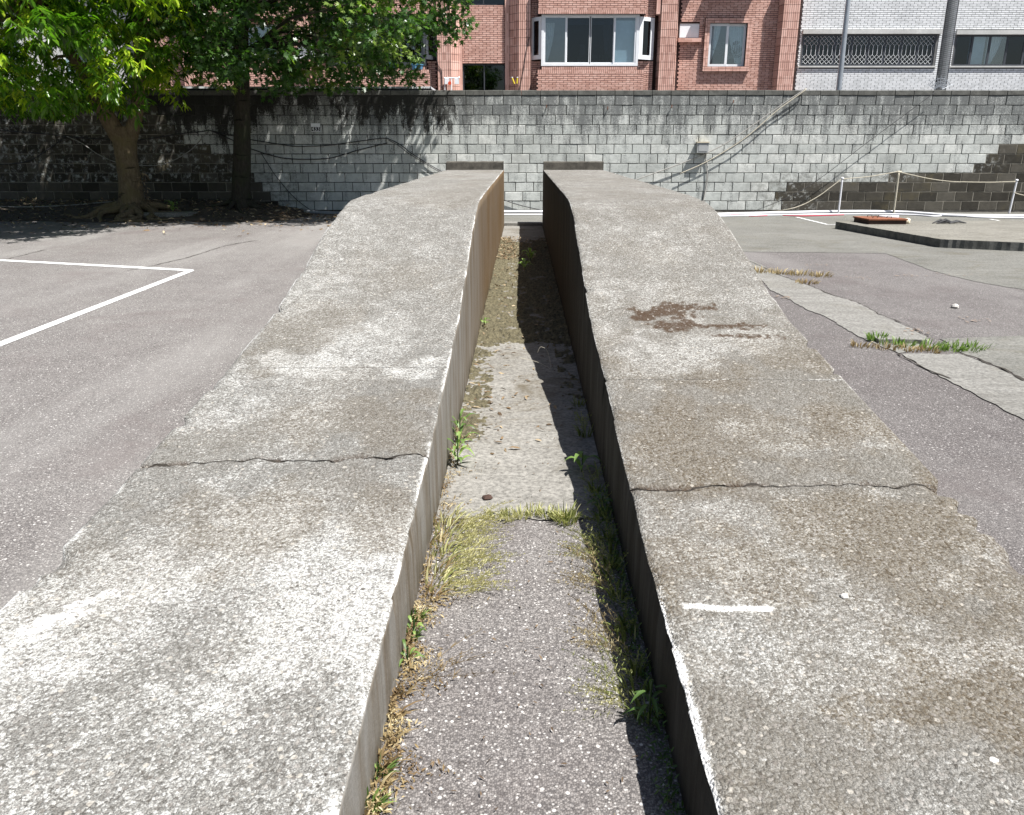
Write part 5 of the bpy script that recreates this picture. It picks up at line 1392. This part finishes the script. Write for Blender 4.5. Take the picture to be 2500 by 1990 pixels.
for k, (s, t) in enumerate([(.3, .35), (.7, .4), (.35, .8), (.62, .75)]):
    c = FL_.lerp(FR_, s).lerp(BL_.lerp(BR_, s), t)
    m = MB(); m.tube([(c.x - .04, c.y, zt + .09), (c.x - .035, c.y, zt + .125), (c.x + .035, c.y, zt + .125), (c.x + .04, c.y, zt + .09)], .007, 5); m.build('lid_handle', M['rustd'], hb)
m = MB(); c = FR_.lerp(BR_, .5); m.tube([(c.x - .3, c.y + .1, zt + .10), (c.x, c.y, zt + .10)], .03, 8); tag(m.build('rolled_paper', M['sheet'], None, True), 'small white roll on the edge of the rusty hatch', 'roll')
def stone(name, pos, r, mat, label, cat, seed, squash=.6):
    rnd = random.Random(seed); m = MB(); n, k = 9, 6; b = []
    for j in range(k + 1):
        th = math.pi * j / k; row = []
        for i in range(n):
            f = 2 * math.pi * i / n; rr = r * rnd.uniform(.82, 1.15)
            row.append((pos[0] + rr * math.sin(th) * math.cos(f), pos[1] + rr * math.sin(th) * math.sin(f), pos[2] + r * squash * .8 + rr * squash * math.cos(th)))
        b.append(row)
    for j in range(k):
        for i in range(n): m.face([b[j][i], b[j + 1][i], b[j + 1][(i + 1) % n], b[j][(i + 1) % n]])
    return tag(m.build(name, M[mat], None, True), label, cat)
stone('stone', (FR_.x + .06, FR_.y + .12, zt), .06, 'cream', 'rounded cream stone against the rusty hatch', 'stone', 1, .9)
stone('stone', gp(2331, 752), .035, 'stone', 'white pebble alone on the asphalt at the right', 'stone', 2)
stone('stone', (*rw(.86, 1.93)[:2], float(prof(1.93)) - .004), .011, 'stone', 'chalky pebble on the right ramp by the white daub', 'stone', 3)
stone('stone', (*rw(.95, 1.36)[:2], float(prof(1.36)) - .005), .011, 'stone', 'pale flake of stone on the right ramp near the camera', 'stone', 4, .4)
stone('stone', (*gp(1190, 1220)[:2], .004), .022, 'rustd', 'dark clod on the channel floor', 'clod', 5, .4)
m = MB(); rnd = random.Random(4); c = Vector(gp(2320, 546, zt))
for k in range(6):
    x, y = c.x + rnd.uniform(-.2, .2), c.y + rnd.uniform(-.08, .08)
    m.tube([(x - .16, y - .03, zt + .012), (x, y + rnd.uniform(-.03, .03), zt + rnd.uniform(.03, .07)), (x + .16, y + .03, zt + .012)], [.008, .022, .008], 6)
tag(m.build('rag', M['cable']), 'crumpled dark rag on the raised slab', 'rag')

# ------------------------------------------------------------------ things beyond the wall
m = MB(); pt, pb = wl(2071, 0, 22.0), wl(2048, 216, 22.0)
lp = empty('lamp_post', (pb[0], 22, 0)); tag(lp, 'slim grey steel pole rising behind the wall before the white block', 'pole')
m.tube([(pb[0] + .01, 22, 0.0), (pb[0], 22, pb[2]), (pt[0], 22, pt[2]), (pt[0] - .0, 22, 7.5)], [.075, .068, .056, .045], 14); m.build('shaft', M['galv'], lp, True)
m = MB(); m.tube([(pb[0] + .01, 22, 0), (pb[0] + .01, 22, .3)], [.11, .10], 12); m.build('base', M['galv'], lp)
m = MB(); m.tube(smooth_pts([(pt[0], 22, 7.45), (pt[0] - .2, 22, 7.75), (pt[0] - .9, 22, 7.9)], 5), .03, 8); m.build('arm', M['galv'], lp, True)
m = MB(); m.box(pt[0] - 1.4, pt[0] - .9, 21.9, 22.1, 7.84, 7.96); m.build('lamp_head', M['boxgrey'], lp)
# sheet-metal lean-to roof just behind the wall at the left
aw = empty('lean_to_roof', (-6, 20.2, 0)); tag(aw, 'low white sheet-metal roof edge just above the left wall top', 'roof')
x0, x1 = wx(452, 216, 20.2), wx(1062, 216, 20.2); zr = wz(760, 219, 20.2)
m = MB(); n = 44
for i in range(n):
    a, b = x0 + (x1 - x0) * i / n, x0 + (x1 - x0) * (i + .93) / n
    m.box(a, b, 19.3, 21.0, zr - .03, zr + .012)
m.build('sheeting', M['sheet'], aw)
m = MB(); m.box(x0, x1, 19.32, 19.36, zr - .10, zr - .031); m.box(x0, x1, 20.94, 20.98, zr - .10, zr - .031); m.build('purlin', M['dframe'], aw)
for k, x in enumerate((x0 + .1, (x0 + x1) / 2, x1 - .1)):
    m = MB(); m.box(x - .03, x + .03, 20.9, 20.93, 0, zr - .10); m.build('leg', M['dframe'], aw)
# air conditioner on a bracket
ac = empty('air_conditioner', wl(748, 145, 28.4)); tag(ac, 'white air-conditioner unit on the brick wall behind the leaves', 'air conditioner')
p, q = wl(729, 144, 28.4), wl(764, 107, 28.4)
m = MB(); m.box(p[0], q[0], 28.4, 28.75, p[2], q[2]); m.build('case', M['frame'], ac)
for k in range(5):
    m = MB(); z = q[2] - .07 - k * .045; m.box(p[0] + .08, q[0] - .08, 28.385, 28.4, z, z + .012); m.build('louvre', M['boxgrey'], ac)
m = MB(); m.box(p[0], p[0] + .04, 28.4, 29.2, p[2] - .04, p[2]); m.box(q[0] - .04, q[0], 28.4, 29.2, p[2] - .04, p[2]); m.build('bracket', M['galv'], ac)
# gas meters by the stairwell
gm = empty('gas_meter', wl(1102, 200, 28.7)); tag(gm, 'pair of gas meters with red valve on the stairwell pier', 'gas meter')
for (sx0, sx1) in ((1086, 1096), (1110, 1120)):
    p, q = wl(sx0, 199, 28.7), wl(sx1, 192, 28.7); m = MB(); m.box(p[0], q[0], 28.66, 28.78, p[2] - .08, q[2]); m.build('meter', M['frame'], gm)
p, q = wl(1084, 190.5, 28.7), wl(1121, 190.5, 28.7); m = MB(); m.tube([p, q], .022, 8); m.tube([wl(1102, 190, 28.7), wl(1102, 225, 28.7)], .02, 8); m.tube([wl(1086, 199, 28.7), wl(1086, 225, 28.7)], .014, 6); m.tube([wl(1119, 188, 28.7), wl(1121, 191, 28.7)], .035, 8)
m.build('pipework', M['frame'], gm)
p = wl(1098, 203, 28.65); m = MB(); m.tube([(p[0], 28.62, p[2]), (p[0], 28.72, p[2])], .055, 12); m.build('valve', M['redv'], gm)
for k, (xa, ya, xb, yb, lab) in enumerate([(1250, 190, 1256, 205, 'slanted yellow rod by the right stairwell pier'), (1263, 190, 1262, 204, 'upright yellow rod with white tip by the right stairwell pier')]):
    o = empty('yellow_rod', wl(xb, yb, 28.75)); tag(o, lab, 'rod')
    m = MB(); m.tube([wl(xa, ya, 28.75), wl(xb, yb, 28.75)], .026, 8); m.build('rod', M['yellow'], o)
    m = MB(); m.tube([wl(xa, ya - 2, 28.75), wl(xa, ya, 28.75)], .03, 8); m.build('tip', M['frame'], o)
# hanging wires on the piers
for k, (l, lab) in enumerate([([(1293, 90), (1284, 130), (1279, 165), (1272, 200), (1268, 222)], 'thin black wire trailing down the right stairwell pier'), ([(1066, 80), (1065, 130), (1070, 160), (1078, 175), (1079, 222)], 'black wire hanging down the left stairwell pier')]):
    line('wire', [wl(x, y, COLF - .03) for x, y in l], .012, 'cable', lab, 'wire')
# flower pots on the left bay
for k, (sx, lab, mt, h) in enumerate([(905, 'terracotta pot on the left bay ledge, first of the row', 'terra', .22), (922, 'terracotta pot on the left bay ledge beside a blue one', 'terra', .2), (957, 'pale blue pot on the left bay ledge', 'blue', .2), (1012, 'blue pot at the right end of the left bay ledge', 'blue', .18), (1026, 'small blue pot outermost on the left bay ledge', 'blue', .16)]):
    Yq = DB - .58; p = wl(sx, 168.5, Yq); zt_ = wz(1440, 170, DB - .62)
    o = empty('flower_pot', (p[0], Yq, zt_)); tag(o, lab, 'pot', 'pots on the bay ledge')
    m = MB(); m.tube([(p[0], Yq, zt_), (p[0], Yq, zt_ + h * .85), (p[0], Yq, zt_ + h * .86), (p[0], Yq, zt_ + h)], [.07, .10, .115, .115], 12); m.build('pot', M[mt], o)
    rng = np.random.default_rng(k + 5); n = 40
    C = np.array([p[0], Yq, zt_ + h]) + rng.normal(size=(n, 3)) * np.array([.07, .05, .05]) + np.array([0, 0, .08])
    leafcloud('foliage', C, rng.normal(size=(n, 3)) + np.array([0, 0, .6]), rng.normal(size=(n, 3)) + np.array([0, 0, .5]), rng.uniform(.08, .16, n), LANCE, LANCE_F, rng.uniform(.4, 1, n), M['weed'], o)
# spiked fan guards either side of the slot between the white blocks
for (sx, lab) in ((2292, 'spiked fan guard at the foot of the slot between the white blocks'),):
    c = wl(sx, 222, 28.9); o = empty('fan_guard', c); tag(o, lab, 'guard')
    for k in range(9):
        an = math.radians(25 + k * 130 / 8); m = MB(); m.tube([(c[0] + .12 * math.cos(an), 28.9, c[2] + .12 * math.sin(an)), (c[0] + .50 * math.cos(an), 28.88, c[2] + .50 * math.sin(an))], [.013, .005], 5); m.build('spike', M['galv'], o)
    for r in (.16, .28, .38):
        m = MB(); m.tube([(c[0] + r * math.cos(math.radians(25 + 130 * i / 12)), 28.9, c[2] + r * math.sin(math.radians(25 + 130 * i / 12))) for i in range(13)], .010, 5); m.build('hoop', M['galv'], o)

# ------------------------------------------------------------------ weeds, grass, moss and litter
def blades(name, spots, mat, label, cat='grass', seed=1, w=.0035, parent=None, kind=None, group=None):
    """spots: (x, y, z, radius, count, height, lean vector, tint)"""
    rng = np.random.default_rng(seed); V = []; F = []; T = []
    for (x, y, z, r, n, h, lean, tint) in spots:
        for _ in range(n):
            a = rng.uniform(0, 6.283); q = r * math.sqrt(rng.uniform()); bx_, by_ = x + q * math.cos(a), y + q * math.sin(a)
            hh_ = h * rng.uniform(.45, 1.2); d = np.array([math.cos(a), math.sin(a)]) * rng.uniform(.1, .8) + np.array(lean) * rng.uniform(.4, 1.3)
            az = rng.uniform(0, 6.283); s = np.array([math.cos(az), math.sin(az)]) * w * rng.uniform(.6, 1.4)
            t = np.clip(tint + rng.normal() * .16, 0, 1); b = len(V); L = np.linalg.norm(d)
            for k, u in enumerate((0, .4, .75, 1)):
                px, py = bx_ + d[0] * hh_ * u ** 1.6, by_ + d[1] * hh_ * u ** 1.6
                pz = z + hh_ * (u - .42 * min(1.3, L) * u ** 2.2)
                ww = (1, .85, .55, 0)[k]
                if k < 3: V += [(px - s[0] * ww, py - s[1] * ww, pz), (px + s[0] * ww, py + s[1] * ww, pz)]; T += [t, t]
                else: V += [(px, py, pz), (px, py, pz + .0005)]; T += [t, t]
            for k in range(3): F.append((b + 2 * k, b + 2 * k + 1, b + 2 * k + 3, b + 2 * k + 2))
    T = np.array(T)
    o = fast(name, np.array(V), np.array(F), M[mat], parent, False, {'tint': np.stack([T, T, T], -1)})
    if len(spots) > 1: kind = 'stuff'
    if label: tag(o, label, None if kind else cat, group, kind)
    return o
def U(u, v, z=.004): return rw(u, v, z)
def seedheads(name, spots, mat, label, seed):
    """airy panicles: stalk with short side branchlets"""
    rng = np.random.default_rng(seed); m = MB(); T = []
    V = []; F = []; TT = []
    def bl(p, q, w, t):
        p, q = np.array(p), np.array(q); s = norm(np.cross(q - p, np.array([.3, 1, .2]))[None])[0] * w; b = len(V)
        V.extend([p - s, p + s, q + s * .4, q - s * .4]); TT.extend([t] * 4); F.append((b, b + 1, b + 2, b + 3))
    for (x, y, z, r, n, h, lean, tint) in spots:
        for _ in range(n):
            a = rng.uniform(0, 6.283); q = r * math.sqrt(rng.uniform()); p = np.array([x + q * math.cos(a), y + q * math.sin(a), z])
            d = np.array([lean[0] + rng.normal() * .35, lean[1] + rng.normal() * .35, .75]); d /= np.linalg.norm(d); L = h * rng.uniform(.6, 1.2); t = np.clip(tint + rng.normal() * .1, 0, 1)
            prev = p
            for k in range(1, 6):
                u = k / 5; cur = p + d * L * u + np.array([lean[0], lean[1], -.55]) * L * .35 * u * u
                bl(prev, cur, .0010, t)
                if k >= 2:
                    for _ in range(5):
                        e = rng.normal(size=3); e = e / np.linalg.norm(e); bl(cur, cur + (e * .8 + d * .4) * L * .13 * (1.3 - u), .0011, min(1, t + .1))
                prev = cur
    TT = np.array(TT)
    return tag(fast(name, np.array(V), np.array(F), M[mat], None, False, {'tint': np.stack([TT] * 3, -1)}), label, 'grass')
blades('grass_tuft', [(*U(-.27, v), .06, 42, .06, (.7, -.12), .85 + .1 * math.sin(v * 9)) for v in (2.42, 2.52, 2.62, 2.72, 2.82, 2.92)], 'grass', 'long yellow-green grass along the foot of the left ramp', 'grass', 2, .0030)
blades('grass_tuft', [(*U(-.29, v), .05, 20, .06, (.6, -.1), .55) for v in (2.35, 2.5, 2.7, 2.85)], 'dry', 'straw-coloured grass mixed in at the foot of the left ramp', 'grass', 3)
seedheads('seed_grass', [(*U(-.22, v), .07, 46, .14, (.8, -.2), .95) for v in (2.4, 2.55, 2.7, 2.85)], 'grass', 'airy seeding grass leaning over the channel from the left ramp', 4)
blades('grass_tuft', [(*U(u, 2.95 + .02 * math.sin(u * 30)), .035, 42, .05, (0, -.1), .8) for u in (-.10, -.05, 0, .05, .10, .15, .19)], 'grass', 'row of low grass growing across the channel joint', 'grass', 5, .0028)
blades('grass_tuft', [(*U(.17, 2.92), .05, 90, .07, (.0, -.15), .62)], 'grass', 'brighter green tuft at the shaded end of the channel joint', 'grass', 6, .003)
for k, (v, lab) in enumerate([(2.62, 'straw grass spilling from the shade, farther clump'), (2.42, 'straw grass spilling from the shade, second clump'), (2.05, 'straw grass spilling from the shade, third clump'), (1.82, 'yellowish grass spilling from the shade, nearest clump')]):
    seedheads('seed_grass', [(*U(.27, v), .06, 30, .12, (-.75, -.05), .85), (*U(.28, v + .08), .05, 14, .14, (-.5, .1), .6)], 'grass' if k in (0, 3) else 'dry', lab, 20 + k)
    blades('grass_tuft', [(*U(.29, v + .03), .05, 22, .06, (-.35, -.05), .45)], 'grass', lab.replace('straw grass', 'blades').replace('yellowish grass', 'blades').replace('spilling from', 'at the root in'), 'grass', 30 + k)
seedheads('seed_grass', [(*U(.31, v), .04, 14, .11, (-.05, -.1), .4) for v in (1.95, 2.15, 2.3, 2.5, 2.7, 2.85, 3.05, 3.3, 4.0)], 'grass', 'dusky seeding grass in the shade of the right ramp', 40)
blades('grass_tuft', [(*U(.32, v), .03, 22, .065, (-.05, 0), .3) for v in (1.75, 1.95, 2.15, 2.35, 2.55, 2.75, 2.95, 3.2, 3.9, 4.4)], 'grass', 'dark green grass in the shade of the right ramp', 'grass', 41)
blades('dry_weeds', [(*U(-.325, v), .025, 14, .05, (.5, -.1), .3 + .3 * (k % 2)) for k, v in enumerate((1.42, 1.5, 1.58, 1.66, 1.75, 1.85, 2.0))], 'dry', 'withered brown weeds at the foot of the left ramp near the camera', 'weeds', 42, .004)
blades('weed_fringe', [(*U(-.325, v), .02, 30, .045, (.3, -.1), .5) for v in (1.35, 1.45, 1.55, 2.1, 2.2)], 'weed', 'small green weeds among the withered ones on the left', 'weeds', 43, .004)
seedheads('dry_stalk', [(*U(-.27, 1.90), .02, 7, .18, (.8, .1), .25)], 'dry', 'brown dry stalk lying out from the left ramp foot', 44)
seedheads('dry_stalk', [(*U(.26, 1.31), .03, 6, .10, (-.2, 0), .6)], 'dry', 'dry sprigs in the shade at the bottom of the picture', 45)
rng = np.random.default_rng(14); n = 3600
v = np.concatenate([rng.uniform(1.15, 2.35, 2600), rng.uniform(2.3, 4.0, 1000)]); u = -.333 + np.abs(rng.normal(size=n)) * .026 * (1.3 + np.sin(v * 17) + .6 * np.sin(v * 41)); v = v + rng.normal(size=n) * .01
P = np.stack([u * math.cos(RA) + v * math.sin(RA), v * math.cos(RA) - u * math.sin(RA), .006 + rng.uniform(0, .028, n) * np.exp(-(u + .333) / .05)], -1)
t_ = np.clip(.35 + .35 * np.sin(v * 23) + rng.normal(size=n) * .2, 0, 1)
o = leafcloud('creeping_weeds', P, rng.normal(size=(n, 3)), rng.normal(size=(n, 3)) * .6 + np.array([0, 0, 1]), rng.uniform(.008, .020, n), LANCE, LANCE_F, t_, M['dry']); tag(o, 'withered creeping weeds along the foot of the left ramp', kind='stuff')
n = 1100; v = rng.uniform(1.15, 3.2, n); u = .357 - np.abs(rng.normal(size=n)) * .03
P = np.stack([u * math.cos(RA) + v * math.sin(RA), v * math.cos(RA) - u * math.sin(RA), .006 + rng.uniform(0, .03, n)], -1)
o = leafcloud('creeping_weeds', P, rng.normal(size=(n, 3)), rng.normal(size=(n, 3)) * .6 + np.array([0, 0, 1]), rng.uniform(.010, .024, n), LANCE, LANCE_F, rng.uniform(0, .5, n), M['weed']); tag(o, 'small creeping weeds along the shaded foot of the right ramp', kind='stuff')
def plant(pos, n, L, wd, label, seed, mat='weed', tint=.5, up=.35):
    rng = np.random.default_rng(seed); o = empty('weed_plant', pos); tag(o, label, 'weed')
    for k in range(n):
        a = k * 2.4 + rng.uniform(-.4, .4); l = L * rng.uniform(.6, 1.15); V = []; T = []; z0 = pos[2] + .01 + .012 * k * L / .1
        for i in range(7):
            t = i / 6; r = .012 + l * t; z = z0 + l * (up * 2.2 * t - (up * 1.2 + .55) * t * t); w = wd * math.sin(math.pi * (.06 + .94 * t) ** .8) * .5
            cx, cy = pos[0] + r * math.cos(a), pos[1] + r * math.sin(a)
            V += [(cx - w * math.sin(a), cy + w * math.cos(a), z + w * .35), (cx, cy, z), (cx + w * math.sin(a), cy - w * math.cos(a), z + w * .35)]
        F = []
        for i in range(6):
            b = 3 * i; F += [(b, b + 1, b + 4, b + 3), (b + 1, b + 2, b + 5, b + 4)]
        T = np.full(len(V), np.clip(tint + rng.normal() * .12, 0, 1))
        V = np.array(V); V[:, 2] = np.maximum(V[:, 2], .006)
        fast('leaf', V, np.array(F), M[mat], o, True, {'tint': np.stack([T] * 3, -1)})
    m = MB(); m.tube([(pos[0], pos[1], pos[2] - .005), (pos[0] + .003, pos[1], pos[2] + .02 + .012 * n * L / .1)], .003, 5); m.build('stem', M['weed'], o)
    return o
plant(U(.325, 1.74), 14, .062, .011, 'broad-leaved weed rosette in the shade nearest the camera', 1, tint=.35, up=.2)
plant(U(.27, 3.42), 8, .075, .024, 'small broad-leaved weed in the middle of the shaded strip', 2, tint=.6, up=.6)
plant(U(.32, 3.0), 7, .06, .022, 'broad-leaved weed pressed against the right ramp in shade', 3, tint=.4)
plant(U(-.295, 3.50), 12, .085, .018, 'bright green weed at the left ramp foot, nearer of two', 4, tint=.75, up=.6)
plant(U(-.305, 3.78), 12, .095, .015, 'bright green weed at the left ramp foot, farther of two', 5, tint=.7, up=.7)
plant(U(-.322, 2.12), 7, .04, .010, 'small striped weed beside the withered growth on the left', 6, tint=.8, up=.6)
plant(U(-.322, 1.98), 7, .04, .009, 'little green weed just before the dry stalk', 7, tint=.7, up=.6)
plant(U(.03, 9.6, .03), 7, .09, .04, 'sunlit green seedling at the edge of the channel shade, nearer of two', 8, tint=.9, up=.8)
plant(U(.10, 10.4, .03), 8, .10, .04, 'sunlit green seedling at the edge of the channel shade, farther of two', 9, tint=.95, up=.9)
plant(U(-.31, 6.5, .02), 6, .06, .02, 'tiny sprout at the left ramp foot by the moss', 10, tint=.8, up=.6)
p = gp(443, 493, 0); plant((-6.95, 17.15, .13), 8, .16, .07, 'bright seedling on the broken slab between the trunks', 11, tint=.85, up=.8)
# dead wiry weed standing in the channel
m = MB(); b0 = Vector(U(.19, 5.2)); 
m.tube(smooth_pts([b0, b0 + Vector((-.01, 0, .07)), b0 + Vector((-.03, 0, .13)), b0 + Vector((-.07, 0, .15)), b0 + Vector((-.09, 0, .11))], 5), .0011, 5)
m.tube(smooth_pts([b0, b0 + Vector((-.08, -.02, .05)), b0 + Vector((-.2, -.05, .09))], 5), .0012, 5)
tag(m.build('dead_stalk', M['rope'], None, True), 'bent dead stalk standing at the edge of the channel shade', 'stalk')
# yard weeds on the right
g1 = gp(2140, 832); g2 = gp(2290, 850); g3 = gp(2250, 838)
blades('weed_clump', [(g1[0], g1[1], .004, .07, 80, .07, (0, 0), .6)], 'weed', 'small bright weed clump at the left end of the concrete gap', 'weeds', 51, .006)
blades('weed_clump', [(g2[0] + dx, g2[1] + dy, .004, .10, n_, .065, (.25, -.15), .75) for dx, dy, n_ in ((-.30, .10, 40), (-.20, .05, 60), (-.06, -.03, 90), (.06, -.06, 80), (.18, -.06, 50), (.30, -.01, 22))], 'weed', 'sprawling bright green grass in the concrete gap at the right', 'weeds', 52, .0045)
g4 = gp(2165, 853); blades('dry_clump', [(g4[0] + dx, g4[1] + dy, .004, .08, 45, .05, (.2, -.1), .5) for dx, dy in ((-.15, .08), (0, 0), (.15, -.05), (.28, -.07))], 'dry', 'dry grass between the two green weed clumps', 'weeds', 53, .005)
g5 = gp(1890, 668); blades('dry_clump', [(g5[0] + dx, g5[1] - dx * .5, .004, .12, 60, .07, (.2, 0), .7) for dx in (-.35, -.15, .05, .25, .45)], 'dry', 'patch of straw grass on the joint beside the right ramp', 'weeds', 54, .006)
g6 = gp(1968, 692); blades('dry_clump', [(g6[0], g6[1], .004, .12, 70, .05, (.2, 0), .5)], 'dry', 'smaller straw tuft farther along the same joint', 'weeds', 55, .006)
g7 = gp(2180, 836); m = MB(); m.prism(jag([(g7[0] - .13, g7[1] - .05), (g7[0] + .22, g7[1] - .07), (g7[0] + .24, g7[1] + .05), (g7[0] - .12, g7[1] + .06)], .04, .012, 5), 0.0, .035)
tag(m.build('broken_kerb', M['strip']), 'broken lump of concrete between the weeds on the right', 'concrete lump')
# fern beside the forked trunk
fe = Vector(wl(350, 450, 17.05)); rng = np.random.default_rng(8); n = 60
C = np.array(fe) + np.stack([rng.uniform(-.06, .10, n), rng.uniform(-.08, .05, n), rng.uniform(-.45, .25, n)], -1)
tag(leafcloud('trunk_fern', C, rng.normal(size=(n, 3)) * .5 + np.array([.8, -.3, -.2]), rng.normal(size=(n, 3)) * .3 + np.array([0, -.3, 1]), rng.uniform(.06, .12, n), LANCE, LANCE_F, rng.uniform(.3, .8, n), M['litter']), 'withered fern clinging to the right side of the forked trunk', 'fern')
# crusty moss on the channel floor
nu, nv = 70, 760
uu = np.linspace(-.336, .36, nu); vv = np.linspace(3.7, 13.2, nv); A_, B_ = np.meshgrid(uu, vv)
n1 = fbm(A_ * 9, B_ * 7, 5, 3); n2 = fbm(A_ * 34, B_ * 34, 3, 4)
den = .30 * sstep(5.85, 6.05, B_ + .1 * (fbm(A_ * 8, B_ * 0, 3, 2) - .5)) * sstep(13.1, 12.4, B_) + .24 * sstep(-.12, -.31, A_) * sstep(3.7, 4.0, B_) + .12 * sstep(.15, .33, A_) * sstep(4.1, 4.5, B_)
n3 = fbm(A_ * 75, B_ * 75, 2, 6)
H = (n1 - .70 + den * 1.15) * .05 + (n2 - .5) * .040 + (n3 - .5) * .030
H = np.where(den > .05, H, -1.0)
Px = A_ * math.cos(RA) + B_ * math.sin(RA); Py = B_ * math.cos(RA) - A_ * math.sin(RA)
V = np.stack([Px, Py, .0045 + np.maximum(H, -.003)], -1).reshape(-1, 3)
q = (np.arange(nv - 1)[:, None] * nu + np.arange(nu - 1)[None, :]).ravel()
F = np.stack([q, q + 1, q + nu + 1, q + nu], -1); keepf = (H.ravel()[F] > -.001).any(1)
mo = fast('moss', V, F[keepf], M['moss'], None, False); tag(mo, 'crust of dark moss and dirt on the channel floor', kind='stuff')
# leaf litter
def litter(name, P, size, label, seed, lo=0.0, hi=1.0):
    rng = np.random.default_rng(seed); n = len(P)
    D = rng.normal(size=(n, 3)); D[:, 2] *= .25; N2 = rng.normal(size=(n, 3)) * .35 + np.array([0, 0, 1])
    return tag(leafcloud(name, P, D, N2, rng.uniform(.6, 1.3, n) * size, LANCE, LANCE_F, rng.uniform(lo, hi, n), M['litter']), label, kind='stuff')
rng = np.random.default_rng(90); n = 900
v = np.concatenate([rng.uniform(10.5, 13.2, 620), rng.uniform(6, 10, 160), rng.uniform(3.6, 6.2, 120)]); u = np.where(rng.uniform(size=n) < .6, -.33 + np.abs(rng.normal(size=n)) * .16, rng.uniform(-.33, .35, n)); u = np.clip(u, -.33, .35)
P = np.stack([u * math.cos(RA) + v * math.sin(RA), v * math.cos(RA) - u * math.sin(RA), .02 + rng.uniform(0, .03, n)], -1)
P[700:, 2] = .012
P = P[:880]
litter('leaf_litter', P, .05, 'dead leaves gathered in the channel', 91, .1, .9)
n = 2600; x = rng.uniform(-12.5, -2.6, n); y = 18.5 - np.abs(rng.normal(size=n)) * 1.5; y = np.clip(y, 13.4, 18.6)
P = np.stack([x, y, np.array([soil_z(a, b) for a, b in zip(x, y)]) + .018], -1)
litter('leaf_litter', P, .095, 'dead leaves scattered under the trees', 92)
n = 260; u = rng.uniform(-.3, .34, n); v = rng.uniform(1.2, 5.5, n)
P = np.stack([u * math.cos(RA) + v * math.sin(RA), v * math.cos(RA) - u * math.sin(RA), np.full(n, .010)], -1)
litter('dry_bits', P, .018, 'crumbs of dead leaf on the near channel floor', 93, .0, .5)
